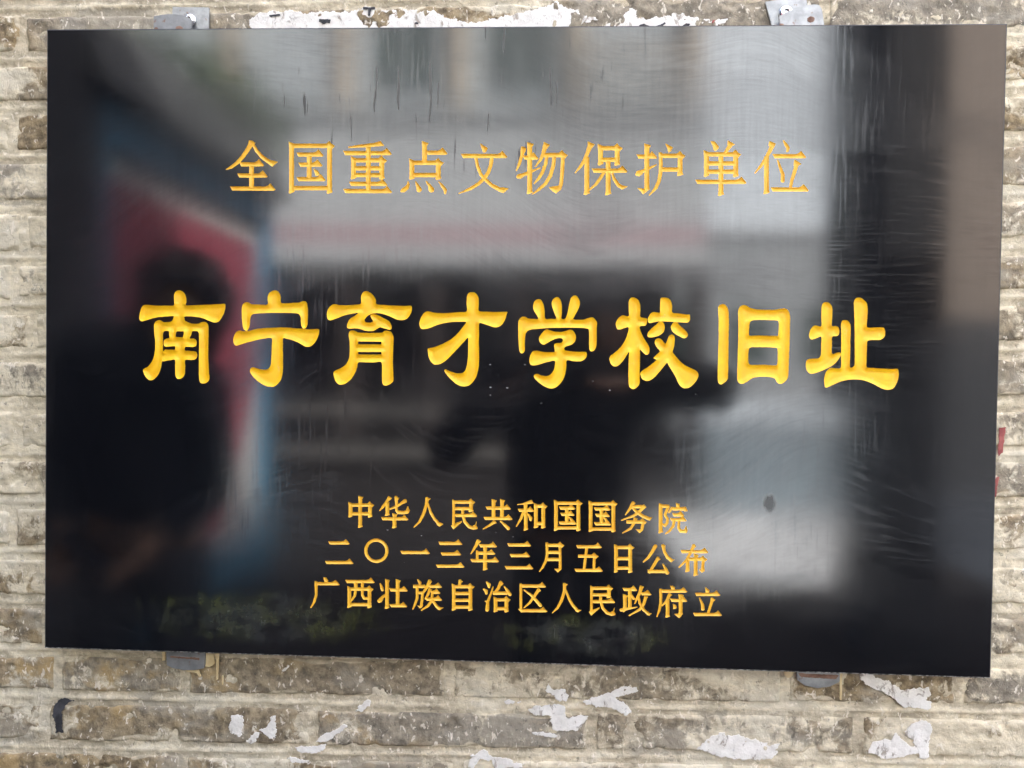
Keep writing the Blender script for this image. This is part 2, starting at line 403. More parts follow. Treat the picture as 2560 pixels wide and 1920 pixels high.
# ---- carved characters: placement on the face (mm) and drawing
BIG = [
  ([-485.8408, 71.8613, 0.0821, 0.001, 0.0006, -0.0804], ['740 68 800 85 845 130 865 190 868 260 862 305 1000 308 1200 300 1400 288 1470 284 1488 305 1485 360 1460 450 1420 520 1380 570 1310 580 1240 560 1150 520 1060 496 950 485 842 485 838 520 848 555 900 580 970 600 1060 600 1100 580 1150 572 1195 590 1218 640 1220 760 1215 1000 1220 1200 1228 1380 1235 1470 1215 1520 1165 1550 1100 1548 1075 1500 1068 1440 1068 1200 1070 1000 1070 820 1068 760 1045 722 1000 718 962 720 945 780 918 835 975 838 1015 850 1032 895 1025 950 985 970 920 970 850 972 848 1025 900 1030 980 1038 1025 1050 1042 1090 1035 1140 1000 1172 940 1178 852 1180 850 1280 845 1390 825 1440 780 1475 730 1480 700 1450 690 1400 688 1280 685 1178 620 1182 560 1190 500 1203 483 1195 475 1230 460 1310 430 1390 390 1450 330 1500 270 1500 220 1455 185 1390 175 1340 200 1315 250 1285 300 1230 340 1150 362 1050 370 960 368 860 355 760 350 660 355 600 385 562 430 543 470 552 500 575 560 575 620 565 650 540 662 505 664 480 560 485 450 492 350 508 250 540 190 555 150 562 120 535 115 490 125 420 150 345 185 305 250 300 350 310 450 312 560 312 668 308 672 240 670 160 685 105', '515 720 585 718 592 770 595 825 540 840 508 875 505 920 520 960 560 968 620 962 686 960 688 990 682 1015 600 1015 545 1012 515 1025 494 1045 494 960 494 800 500 750', '715 722 825 722 826 760 812 818 750 815 700 812 695 790 700 750']),
  ([-365.3652, 72.9888, 0.0812, 0.001, 0.0007, -0.0799], ['800 72 850 80 890 125 905 180 912 270 1000 275 1100 270 1200 265 1240 248 1290 245 1320 275 1335 350 1338 450 1335 560 1330 620 1305 668 1270 680 1240 650 1228 590 1225 520 1205 460 1170 438 1080 430 960 428 800 428 650 432 500 440 450 455 425 500 415 580 405 650 380 700 350 712 315 690 300 640 288 540 283 430 285 350 300 295 340 262 390 262 440 290 550 295 690 298 698 230 700 160 730 105', '190 952 155 915 148 850 165 785 200 730 250 710 310 722 390 718 450 702 550 682 700 668 850 662 1000 662 1150 675 1300 688 1420 690 1500 685 1518 720 1505 790 1470 870 1420 935 1370 965 1310 968 1260 945 1180 900 1080 860 1000 842 945 835 940 950 942 1150 942 1330 930 1430 895 1520 810 1600 750 1608 680 1598 600 1560 520 1500 450 1430 415 1370 425 1315 465 1297 510 1308 580 1330 650 1335 710 1318 745 1260 755 1180 760 1080 762 960 762 835 650 838 550 855 430 885 320 915 240 940']),
  ([-243.6786, 74.1418, 0.0803, 0.001, 0.0009, -0.0794], ['770 82 830 105 890 160 925 230 935 290 1080 305 1250 315 1400 320 1480 315 1497 345 1490 410 1455 480 1410 525 1340 545 1260 538 1180 500 1080 460 980 435 880 436 835 455 790 480 750 525 745 560 775 582 830 585 875 570 870 540 845 500 838 465 870 450 930 455 1000 490 1080 530 1130 560 1165 610 1175 660 1160 695 1120 695 1050 675 990 660 930 690 880 718 800 718 740 710 690 690 640 680 570 675 500 682 468 670 462 635 480 570 520 515 580 480 640 430 520 445 420 470 300 515 230 540 180 545 150 520 140 460 150 390 190 325 250 290 300 295 350 305 480 308 600 300 680 285 688 230 690 160 715 105', '540 708 590 715 640 740 750 748 900 748 1020 745 1060 718 1110 715 1160 730 1190 770 1205 840 1200 1000 1195 1200 1200 1400 1205 1500 1170 1550 1110 1585 1055 1585 1025 1540 1020 1400 1012 1220 900 1220 750 1218 645 1220 625 1290 600 1370 540 1470 460 1545 370 1578 310 1560 270 1500 250 1430 243 1385 260 1360 320 1330 400 1290 460 1230 495 1150 505 1050 505 900 495 830 490 770 505 725', '640 885 1012 888 1012 932 640 930', '640 1052 1012 1052 1012 1095 640 1093']),
  ([-123.3736, 75.2781, 0.0794, 0.001, 0.0011, -0.079], ['950 100 1000 105 1040 145 1062 200 1065 300 1068 398 1200 410 1350 415 1510 412 1508 450 1485 530 1440 610 1370 655 1290 655 1220 630 1140 605 1072 598 1070 750 1065 900 1070 1100 1065 1250 1045 1380 1000 1490 930 1570 860 1600 780 1598 700 1560 620 1490 555 1420 515 1350 540 1328 580 1350 650 1375 720 1395 790 1390 840 1360 870 1280 888 1180 895 1050 895 900 893 825 820 900 740 985 640 1090 560 1170 470 1235 390 1255 340 1245 290 1190 260 1110 250 1010 280 990 360 972 460 935 560 885 660 820 750 730 820 640 862 575 760 570 620 575 480 600 380 630 280 670 200 688 150 682 120 640 115 590 135 520 180 440 230 405 290 408 360 425 480 432 620 428 760 415 872 405 872 280 878 160 905 112']),
  ([-4.346, 71.3837, 0.0785, 0.001, 0.0012, -0.0786], ['515 145 560 160 595 225 615 320 628 455 720 458 800 458 785 400 755 320 730 230 740 165 780 125 820 110 860 140 885 210 892 300 888 400 885 458 940 460 965 420 990 330 1010 220 1035 130 1080 90 1125 95 1165 150 1178 220 1165 280 1125 355 1090 420 1075 465 1150 475 1230 475 1290 455 1340 438 1390 440 1425 475 1452 525 1445 600 1445 750 1442 870 1420 945 1370 980 1335 960 1325 880 1325 750 1320 640 1295 615 1200 605 1000 600 850 602 700 605 500 620 400 630 345 655 312 700 302 800 300 900 298 970 260 1012 220 990 205 920 198 780 195 640 195 520 215 460 260 428 310 428 350 452 430 460 515 460 490 400 450 340 432 270 445 200 475 160', '660 628 710 645 780 665 870 668 950 655 1010 635 1065 645 1100 690 1115 750 1105 810 1075 850 1030 878 970 895 930 925 945 960 1050 978 1160 985 1260 985 1288 1015 1280 1070 1235 1120 1180 1135 1080 1135 970 1122 962 1230 945 1340 910 1430 850 1510 780 1560 700 1570 620 1540 530 1480 465 1420 443 1375 465 1342 510 1340 560 1362 640 1372 700 1355 750 1300 775 1230 780 1130 680 1145 600 1165 520 1190 430 1205 385 1180 372 1120 385 1050 420 985 470 968 540 975 640 990 770 988 780 970 768 900 775 860 810 845 870 845 905 820 905 785 870 765 800 775 720 810 650 850 600 872 550 845 525 790 535 740 580 680 620 640']),
  ([115.7638, 72.5445, 0.0776, 0.001, 0.0014, -0.0781], ['490 118 540 130 590 175 612 260 610 350 608 420 640 442 710 450 722 480 715 530 690 568 630 572 600 590 610 640 650 730 700 820 745 890 760 950 745 1015 710 1035 670 1010 620 960 605 940 605 1100 600 1300 600 1480 570 1540 510 1582 460 1570 430 1530 422 1450 422 1300 425 1100 430 985 370 1080 310 1160 250 1210 190 1220 140 1180 115 1100 135 1050 200 1000 280 930 340 850 390 750 425 600 350 610 290 630 245 625 222 580 220 530 250 460 300 415 350 402 425 420 428 330 425 200 445 140', '940 128 1000 122 1060 135 1100 180 1118 260 1122 360 1220 372 1330 390 1390 392 1402 420 1400 480 1370 518 1300 520 1180 512 1060 505 965 500 900 500 820 515 755 530 735 490 738 440 770 380 820 352 880 358 922 365 925 290 930 190', '940 506 975 520 1000 570 995 640 965 690 900 730 830 750 760 758 725 735 728 690 760 640 820 590 880 540 905 512', '1140 522 1190 518 1240 565 1300 620 1350 670 1370 710 1355 750 1300 772 1240 740 1180 710 1130 670 1100 610 1108 560', '840 830 860 785 910 770 950 790 1010 855 1040 800 1065 735 1105 712 1145 725 1160 780 1155 870 1140 940 1130 990 1180 1060 1250 1140 1340 1210 1450 1260 1510 1295 1538 1350 1520 1420 1470 1490 1400 1550 1330 1568 1270 1550 1220 1490 1170 1380 1110 1280 1050 1180 1035 1160 990 1215 930 1290 850 1380 780 1435 710 1452 640 1420 612 1350 614 1320 650 1280 730 1230 810 1170 870 1115 850 1105 822 1085 850 1050 915 990 925 975 880 920 850 870']),
  ([239.469, 71.2637, 0.0767, 0.001, 0.0015, -0.0776], ['325 192 370 205 410 260 425 350 428 550 422 800 420 1100 415 1300 412 1380 380 1430 310 1478 270 1460 252 1410 250 1250 258 1000 265 700 265 450 258 280 268 220', '665 208 710 218 770 255 860 275 1000 285 1150 285 1250 270 1320 265 1370 295 1400 370 1402 500 1398 750 1388 1000 1382 1200 1375 1330 1350 1400 1290 1455 1230 1465 1190 1430 1165 1385 1110 1360 1000 1352 900 1355 800 1375 720 1430 640 1468 580 1440 562 1370 565 1200 572 950 580 700 580 450 578 300 610 230', '760 500 790 460 860 447 1000 447 1120 452 1200 455 1222 485 1225 560 1215 690 1195 702 1050 698 900 692 790 698 750 685 752 600', '745 930 775 885 860 880 1000 880 1120 885 1190 892 1207 930 1208 1050 1200 1150 1170 1172 1050 1165 900 1162 790 1165 745 1135 738 1050']),
  ([356.8254, 72.4061, 0.0758, 0.001, 0.0017, -0.0772], ['450 160 500 175 535 220 548 280 545 400 540 538 600 540 645 565 660 620 650 680 610 705 545 715 540 850 540 985 620 970 665 965 682 1000 660 1050 600 1130 520 1190 420 1240 320 1280 220 1305 165 1285 130 1230 122 1150 135 1095 175 1070 250 1065 320 1060 355 1030 368 980 370 850 370 712 300 735 220 758 185 735 175 680 200 600 245 540 300 535 370 545 372 400 378 230 405 175', '960 92 1010 100 1065 140 1100 190 1112 300 1105 440 1102 560 1200 565 1340 565 1380 590 1390 650 1380 710 1320 760 1230 765 1130 770 1105 800 1098 950 1092 1100 1098 1200 1200 1210 1350 1222 1480 1228 1580 1225 1602 1260 1600 1360 1570 1460 1520 1535 1450 1558 1380 1552 1300 1520 1200 1465 1100 1425 1000 1400 880 1395 760 1408 650 1440 540 1490 440 1525 420 1460 418 1380 440 1290 490 1225 540 1210 640 1220 675 1215 688 1180 688 1050 690 850 690 650 688 520 705 460 750 448 795 460 830 510 840 580 835 800 832 1000 828 1190 860 1203 890 1185 905 1130 905 900 905 650 900 400 892 220 895 150 920 105']),
]
HEAD = [
  ([-369.5914, 263.776, 0.468, 0.001, 0.004, -0.458], 'p 82 20 14 72 36 12 58 57 11 42 74 10 26 86 8 12 92 3;g 75 11 93 19 86 29 72 25;p 86 24 7 96 41 9 110 57 10 125 68 11 138 76 12;g 136 67 155 71 139 85 128 77;h 47 78 117;h 42 109 127;h 22 145 148;u 82 82 145'),
  ([-294.5696, 263.8079, 0.4648, 0.0011, 0.0046, -0.4565], 'b 32 27 137 157;n 36 144 134;h 45 51 121;h 50 79 118;h 45 119 127;u 81 52 119;g 92 90 104 95 110 103 106 110 99 110 96 103'),
  ([-220.0723, 263.8473, 0.4615, 0.001, 0.0052, -0.4549], 'g 28 29.5 29 33 80 31 128 27 118 14 100 19 60 24;h 14 47 149;b 43 67 121 118;n 43 89 121;n 43 108 121;u 84 28 152;h 30 132 137;h 14 152 150'),
  ([-146.1005, 263.8844, 0.4584, 0.0011, 0.0057, -0.4533], 'v 79 15 76;h 82 46 143;b 44 74 117 119;n 44 108 117;p 33 126 3 34 135 8 30 143 12 20 150 12 15 153 6;p 54 126 3 60 138 9 64 148 15;p 84 126 4 93 138 9 98 148 16;p 118 126 3 128 138 8 136 149 10 136 158 6'),
  ([-72.6357, 263.916, 0.4552, 0.0011, 0.0063, -0.4517], 'g 71 19 94 34 88 45 81 46 77 36;h 19 55 148;p 105 58 10 102 80 10 95 100 10 84 117 10 68 132 9 45 146 8 13 159 3;p 60 58 8 65 82 9 74 106 9 86 120 10 104 136 10 125 147 11 134 149 11;g 132 141 152 145 136 158 124 153'),
  ([0.3452, 261.4662, 0.4521, 0.0011, 0.0068, -0.4502], 'p 31 30 13 27 50 9 20 72 8 12 90 3;g 25 23 40 29 35 40 25 38;h 29 54 74;p 17 107 10 40 98 9 56 92 7 78 82 3;g 14 101 22 114 32 107 24 98;v 49 12 153;p 92 22 13 87 42 10 79 60 8 65 79 3;g 88 11 105 19 97 30 86 27;n 88 47 140;c 139 47;p 141 50 10 139 90 10 136 125 10 132 140 9;g 101 136 127 132 138 128 132 145 122 153 113 148;p 96 53 9 93 72 9 84 95 9 74 112 8 61 126 3;p 117 53 10 114 78 10 106 105 10 93 126 9 76 141 8 57 155 3'),
  ([75.29, 261.5065, 0.4488, 0.0011, 0.0074, -0.4486], 'p 50 22 14 44 38 10 36 58 9 24 78 8 9 96 3;g 44 9 63 18 55 28 43 25;f 41 52 155;b 79 28 125 74;n 79 60 125;u 100 60 90;h 54 90 154;f 100 85 156;p 88 96 8 78 112 9 66 128 8 46 145 4;p 111 96 5 117 114 9 128 130 10 139 137 10;g 136 130 155 134 138 143 128 134'),
  ([149.6805, 261.5579, 0.4458, 0.0011, 0.0079, -0.4471], 'v 41 16 145;h 12 51 70;p 14 100 10 30 91 9 45 85 8 67 74 3;g 10 93 19 107 30 99 24 88;g 14 138 34 140 44 138 42 148 30 156 24 147;g 91 14 113 26 108 36 101 41 98 30;p 79 44 10 80 70 10 79 95 10 75 118 10 66 138 9 48 158 3;g 74 39 90 45 84 55 74 52;n 79 49 135;c 133 49;f 133 50 103;n 80 87 133'),
  ([223.5642, 261.5964, 0.4425, 0.001, 0.0085, -0.4454], 'g 51 9 62 9 75 23 72 31 64 36 59 32 58 23;p 108 18 12 100 28 10 91 42 9;g 99 6 119 18 108 24 98 20;b 40 45 121 106;n 40 70 121;n 40 93 121;u 80 46 120;f 80 115 158;h 9 121 151'),
  ([296.918, 261.6384, 0.4393, 0.001, 0.0091, -0.4438], 'p 57 20 13 48 38 10 36 60 9 24 78 8 8 97 3;g 48 8 67 16 57 27 46 22;f 40 50 153;p 87 8 4 95 20 9 100 28 9 98 36 7;h 56 50 150;p 71 61 4 78 82 8 85 100 10 85 118 11;p 124 72 11 117 95 10 110 118 9 106 140 8;g 117 59 138 72 124 78 115 76;h 51 142 157'),
]
SMALL = [
  ([-207.5515, -187.4795, 0.6981, 0.0161, 0.0077, -0.6932], 'b 12 24 48 46;n 12 40 48;v 30 7 65'),
  ([-207.3901, -187.5289, 0.6952, 0.016, 0.0083, -0.6917], 'p 83 11 6 78 19 5 71 28 4.5 66 34 2;g 82 7 89 11 84 16 79 14;f 80 18 43;p 96 10 6 97 22 5 97 34 5 100 37.5 6 110 38 6 117 36 7 119 34 5;g 117 26 118.5 27 121 35 117 39 113.5 35.5;g 94 9 102 11 100 15 95 15;p 113 16 6 104 22 5 96 27 5 85 31 3;g 111 13 116 19 111 21 107 18;h 68 49 119;v 93 39 66'),
  ([-207.0496, -187.5756, 0.6923, 0.016, 0.0088, -0.6903], 'p 153 12 6 152 24 6 146 42 5.5 139 55 4.5 129 65 2;g 150 9.5 160 12 156 16 150 16;p 155 22 3 160 38 5 167 50 5 175 59 6;g 175 55 184 59 176 64 171 60'),
  ([-59.1041, -184.2182, 0.6894, 0.016, 0.0093, -0.6889], 'n -11.3 18.5 20.5;c 20.5 18.5;f 20.5 20 36;p -11.5 18 5 -11.5 40 5 -12 60 5;g -14 13 -7 17 -9 22 -14 20;g -17 62 -9 58 4 53 3 56 -12 69;n -11 30.5 20;h -11 43 32;p 5 30 5 5 42 5 9 55 5.5 17 64 6 25 66.5 6 30 66 5;g 31 53 30 60 32.5 68 27 68 24 62 28 60'),
  ([-59.0149, -184.2733, 0.6866, 0.0159, 0.0098, -0.6874], 'v 62 13 50;v 77.5 13 48;h 47 29.5 94;h 43 48.5 97;p 63 55 6 55 61 4.5 43 68 2;g 62 52 68 57 63 59 59 56;p 75 54 3 83 61 5.5 89 67 6.5'),
  ([-58.7731, -184.3246, 0.684, 0.0159, 0.0103, -0.6861], 'g 106 22 106 24 120 23 136 21 132 14 125 17 115 21;u 121 22 40;h 106 33.5 137;f 121.5 38 70;p 117 37 5 112 50 4.5 104 63 2;p 126 41 3 130 48 6 130.5 51 5;b 140 26 153.5 66;n 140 58 153.5'),
  ([-58.2999, -184.3924, 0.6809, 0.0159, 0.0108, -0.6846], 'b 177 20.5 218.3 71;n 177 66 218.3;h 182 29.5 213;h 184.5 41 211.5;h 181.5 57 215;u 197 30 56;p 201.5 46 2 205 50 5 205.5 51.5 4.5'),
  ([87.3197, -181.0607, 0.6781, 0.0159, 0.0113, -0.6832], 'b 27 21.5 69 73;n 27 68 69;h 32.5 31 64;h 35 43 62.5;h 33 58.5 65;u 47 31 58;p 51.5 47 2 55 51 5 55.5 53 4.5'),
  ([87.5246, -181.1228, 0.6752, 0.0158, 0.0118, -0.6818], 'p 105 20 6 100 30 5 91 42 2;g 103 17.5 110 20 107 24 102 24;n 103 27 122;g 120 27 125 22 130 28 124 32;p 124 29 6 116 37 5.5 106 44 5 84 52 2;p 105 30 4 112 37 5.5 124 45 6 134 49 6;g 132 46 141 46.5 136 53 130 51;p 109 50 6 108 56 5 101 67 5 86 75.5 2;g 106 46 114 49 111 53 106 52;n 93 55 124;c 123 55;p 124 56 5 122 66 5.5;g 109 68 118 69 125 63 124 70 117.5 76'),
  ([87.9265, -181.1883, 0.6723, 0.0157, 0.0123, -0.6803], 'f 156 22 75;n 156 26 170;g 167 25 170 22 174 27 170 31;p 170 28 5 164 42 5 169 50 5 168 57 5.5 164 62 5 159 59 3;g 153 20 160 24 158 29 153 28;g 184 20 191 22 191 27 188 31 185 27;n 178 31 203;g 200 29 201 26 206 35 200 36;p 177 29 4 172 37 4;h 177 42 200;h 173 51 204;p 181 53 5 179 63 5 172 72 4.5 165 77 2;p 190 54 5 189 66 5 193 72 6 202 72.5 6;g 203 62 206 72 202 75 199 70'),
  ([-237.9982, -239.3997, 0.7005, 0.0179, 0.0074, -0.6954], 'h 15 20 55;h 9 56 62'),
  ([-237.7956, -239.4482, 0.6973, 0.0177, 0.008, -0.6937], 'o 104 34.5 19.4 5.7'),
  ([-237.361, -239.5038, 0.6941, 0.0177, 0.0086, -0.6921], 'h 148 37.5 203'),
  ([-94.049, -238.4542, 0.6912, 0.0177, 0.0091, -0.6907], 'h 11.5 17 56;h 15.5 36.5 54;h 7 59 60'),
  ([-93.8794, -238.5048, 0.6883, 0.0176, 0.0096, -0.6892], 'p 85 13 6.5 81 22 5.5 72 36 2.5;g 83 10 91 13 87 18 82 16;h 86 21.5 120;h 83 35 117;p 83.5 33 5 83.5 48 5;g 81 29.5 87 33 86 37 81 36;h 70.5 49 124;u 98 22 50;f 98 45 66'),
  ([-93.5349, -238.5592, 0.6855, 0.0176, 0.0101, -0.6878], 'h 138.5 20 183;h 143 39.5 181;h 134 62 187'),
  ([32.8501, -237.8942, 0.6829, 0.0176, 0.0106, -0.6866], 'p 27.5 14 5.5 28 35 5 25 47 5 20 57 4.5 14 65 2;g 25 11 31 14.5 30 19 25 18;n 27 17 52;c 52 17;p 51.5 18 5 52 40 5 52 60 5.5;g 40.5 60 46 60 54.5 57 54 62 47.5 67.5;n 28 30 52;n 28 43 52'),
  ([33.0439, -237.9544, 0.6798, 0.0176, 0.0111, -0.685], 'h 81 19.5 129;p 101 22 5 98 45 5 96 62 5;n 85 37 115;c 115 37;p 115 38 5 114 62 5;h 78 63 131'),
  ([33.4028, -238.012, 0.677, 0.0176, 0.0116, -0.6836], 'b 155 21 181 67;n 155 41.5 181;n 155 59 181'),
  ([118.5016, -238.3822, 0.674, 0.0175, 0.0121, -0.6821], 'p 102 15 7 96 26 6 89 36 5 80 44 2.5;g 100 12 106 16 103 20 98 18;p 116 14 6 119 26 5.5 125 36 6 132 41 6;g 130 38 137.5 40 131 45 127 42;g 113 11.5 121.5 13.5 118 18 113 17;p 107 37 6 100 49 5.5 93 60 5;g 105 34 112.5 39 107 42 103 40;n 88 61.5 122;g 87 58 93 58 95 64 91 66;p 116 48 2 120 55 5 124 64 7'),
  ([118.876, -238.4324, 0.6712, 0.0174, 0.0126, -0.6807], 'p 173 14 6 168 25 5.5 160 40 5 146 54 2.5;g 170 11.5 178 15 173 19 169 18;h 148 25 200;v 176.5 29 69;n 161 39 190;c 190 39;p 190.5 41 5 189 57 6;g 181 57 187 59 193 56 193 61 188 64;f 161.5 40 62'),
  ([-255.5624, -296.3553, 0.7023, 0.0196, 0.0072, -0.6972], 'g 32 2 38 3 41.5 9 38 12 34 10;h 17 14 62;p 18.5 12 5.5 19 35 5 15 48 4.5 9 58 2;g 16 8.5 22 12 21 17 16 16'),
  ([-255.3797, -296.4018, 0.6994, 0.0196, 0.0078, -0.6958], 'h 72.5 10 127;b 80 24 117 58;n 80 52.5 117;u 92 12 25;p 92 24 5 90 36 5 83 46 3;p 104 11 5 104 35 5 107 41 5 115 41 5'),
  ([-255.0349, -296.4344, 0.6966, 0.0195, 0.0083, -0.6943], 'p 137 14 2.5 140 22 6 141 26 5;v 149.5 5.5 59.5;p 147 34 4 140 40 6 135 46 7;g 131.5 44 139 49 143 43 137 40;h 153 25.5 188;v 169 6 54;h 153.5 54.5 187'),
  ([-124.062, -292.8182, 0.6936, 0.0195, 0.0088, -0.6929], 'p 18 7 2.5 22 12 6 22 14 5;n 9.5 19 30;g 27 18 31 15.5 34 21 28 22;p 17 20 5.5 17 40 5 13 52 4.5 9 61 2.5;p 20 31 5 27 31 5 26 45 5 24 56 5;g 16.5 54 22 55 28 52 27 56 22 60;p 40 10 7 36 19 6 28 31 4;g 38 6.5 45 10 41 14 37 13;h 37 19 63;p 40 25 5 36 36 4.5 32 42 3;g 38 22.5 45 25 41 28 38 28;h 40 30 60;h 31.5 42.5 63;p 45 30 5 44 45 5 37 55 5 25 63 2.5;p 46 46 5 53 56 5.5 59 60 5;g 57 57 67 58 58 63 53 60'),
  ([-123.8853, -292.8622, 0.6908, 0.0194, 0.0093, -0.6914], 'p 96 9 6 95 17 5;g 94 6.5 102 10 98 13 93 12;b 84.5 19.5 115 63;n 84.5 32 115;n 84.5 44.5 115;n 84.5 57 115'),
  ([-123.5248, -292.9119, 0.6879, 0.0194, 0.0098, -0.69], 'p 145 11 3 149 16 7 149.5 20 4.5;p 139.5 24 3 144 28 6.5 144.5 32 4.5;p 157 20 2 152 35 4 147 47 5 146 62 7;g 140.5 46 148 44 147 51;p 171 12 6.5 167 22 5.5 160 31 5;g 169 9.5 177 14 172 18 167 16;n 156.5 31.5 184;g 156 28 161 28 163 34 159 35;p 178 20 3 184 28 6 188 34 6;b 161.5 43.5 181.5 66;n 161.5 60 181.5'),
  ([8.3805, -291.7931, 0.6849, 0.0193, 0.0103, -0.6885], 'h 16 14.5 63;p 16.5 12 5 16.5 58 5;g 14 9 21 13 19 17 14 16;h 13 60 65;g 11 57 19 56 21 61 17.5 64;p 22.5 22 2.5 36 32 5 47 44 6 52.5 50.5 6;p 49 22 6 41 34 5.5 33 45 4.5 22.5 54.5 2.5;g 47 18.5 54 23.5 50 26 45 24'),
  ([8.5605, -291.8403, 0.6821, 0.0193, 0.0108, -0.6871], 'p 97 12 6 97 24 6 91 42 5.5 84 55 4.5 74.5 64 2;g 94 9 103.5 11.5 100 15 94 15;p 99.5 23 3 105 38 5 112 50 5 119 58 5.5;g 119 57 128.5 59 121.5 63.5 116 60'),
  ([116.4528, -288.9952, 0.6793, 0.0193, 0.0113, -0.6857], 'n -11.3 18.5 20.5;c 20.5 18.5;f 20.5 20 36;p -11.5 18 5 -11.5 40 5 -12 60 5;g -14 13 -7 17 -9 22 -14 20;g -17 62 -9 58 4 53 3 56 -12 69;n -11 30.5 20;h -11 43 32;p 5 30 5 5 42 5 9 55 5.5 17 64 6 25 66.5 6 30 66 5;g 31 53 30 60 32.5 68 27 68 24 62 28 60'),
  ([134.1471, -288.3992, 0.6765, 0.0192, 0.0118, -0.6843], 'h 19 21 47;u 33 21 56;h 35 37 44;v 24 30 57;p 17 59 6 32 56 4.5 46 53.5 2;g 16 57 22 56 25 61 21 63.5;p 54 18 7 51 28 5.5 46 38 4.5 42 47 2;g 51.5 13 59.5 16.5 55 21 51 19;h 52 29 73;p 62 36 6 59 47 5.5 51 58 5 32 69 2.5;g 60 32.5 66.5 35 63 39 59 38;p 49 34 3 51 46 5 58 58 5.5 67 66 5.5;g 67 64 74 65 68.5 69.5 63 65'),
  ([134.35, -288.459, 0.6736, 0.0192, 0.0123, -0.6828], 'g 107 14.5 112 14 116 17 116 22 110 22;h 89 24 139;p 90 22 5.5 90 45 5 87 60 4.5 83 71 2;g 87 19 94 23 92 27 87 26;p 106 31 6 101 42 5 92.5 51 2.5;g 104 28 111.5 31 107 35 103 34;f 102.5 40 72;h 107 41 139;v 126.5 29.5 68;g 114 66 121 66 129 66 128 70 124 74;g 112 47 118 50 120 55 117 57 113 57'),
  ([134.7392, -288.5025, 0.6707, 0.0191, 0.0128, -0.6813], 'g 171 15.5 179.5 22 179 27 173 27;h 152.5 30 200;p 161.5 37 2.5 167 49 5.5 167.5 57 6.5;p 185 39 6 182 50 5.5 177 66 5;g 182 35.5 191.5 40 186 44 181.5 42;h 149 67 203'),
]
FLAKES = [
  '-345 407 -347 424 -339 431 -317 434 -297 436 -275 432 -252 435 -230 433 -208 436 -195 441 -176 436 -151 436 -125 435 -107 434 -92 426 -75 421 -59 419 -43 418 -28 424 -9 428 0 428 19 434 40 437 53 443 65 436 81 434 87 428 103 424 107 421 93 418 69 412 41 405',
  '94 404 115 414 131 418 140 430 149 434 156 432 155 423 167 421 186 424 201 427 216 427 235 422 253 420 274 423 265 416 247 411 232 403',
  '251 -515 260 -505 273 -496 285 -492 287 -496 303 -497 321 -500 335 -505 355 -505 359 -509 353 -515 345 -525 324 -527 300 -527 284 -525 268 -521',
  '453 -407 462 -407 474 -416 490 -419 500 -426 508 -429 525 -428 540 -426 543 -433 537 -442 545 -444 545 -453 530 -454 510 -451 496 -442 480 -432 463 -425 455 -418',
  '468 -513 472 -499 484 -495 495 -494 501 -487 509 -493 523 -503 529 -502 532 -509 521 -513 504 -518 484 -519',
  '514 -481 520 -474 538 -468 545 -473 546 -484 542 -494 543 -515 533 -518 529 -505 523 -495 513 -488',
  '31 -473 42 -467 64 -464 78 -465 80 -481 86 -482 96 -476 109 -478 105 -486 95 -497 79 -499 64 -497 60 -487 62 -479 44 -480',
  '102 -459 112 -455 132 -448 154 -437 172 -437 173 -443 158 -447 140 -455 155 -458 165 -471 157 -477 145 -468 125 -465 108 -463',
  '53 -447 56 -437 62 -445 78 -444 82 -452 80 -460 70 -458 62 -451',
  '35 -503 40 -500 61 -502 69 -505 65 -507 44 -506',
  '-196 -483 -192 -474 -182 -466 -176 -468 -178 -475 -190 -483',
  '-47 -550 -43 -534 -27 -527 -14 -536 4 -536 14 -542 25 -543 23 -549 -12 -552 -16 -542 -31 -540 -41 -553',
  '0 -462 5 -460 21 -462 20 -465 2 -465',
  '-367 -509 -363 -494 -355 -492 -348 -494 -349 -508 -350 -520 -359 -520 -365 -517',
  '-326 -512 -315 -506 -309 -494 -304 -492 -304 -507 -304 -519 -312 -524 -321 -516',
  '-345 -528 -331 -516 -325 -516 -331 -526 -337 -532',
  '-248 -524 -239 -515 -225 -508 -212 -500 -208 -502 -225 -516 -233 -523',
  '-277 -533 -264 -531 -243 -530 -236 -528 -239 -536 -256 -540 -274 -540',
  '-287 -547 -277 -547 -256 -550 -260 -554 -279 -555',
  '-296 -431 -288 -423 -282 -421 -288 -429 -294 -434',
]
DRIPS = [
  '-386.4 -406.5 -378.8 -406.3 -379.5 -422.9 -380.2 -443.7 -382.1 -444.8 -382.9 -418.9',
  '-398.5 -409.0 -386.5 -410.7 -384.3 -423.1 -391.7 -427.9 -398.0 -426.6',
  '-456.1 -408.7 -451.6 -408.6 -451.8 -421.1 -455.6 -421.2',
  '-424.3 -432.3 -406.3 -432.5 -402.7 -441.3 -405.2 -441.2 -408.8 -436.3 -421.1 -435.1',
  '-375.0 -439.0 -373.3 -438.9 -373.2 -451.1 -374.7 -450.8',
  '426.1 -404.9 430.6 -404.8 430.0 -443.8 428.3 -443.3',
  '355.7 -406.2 371.4 -405.7 366.7 -415.9 361.8 -417.7 358.2 -414.2',
]
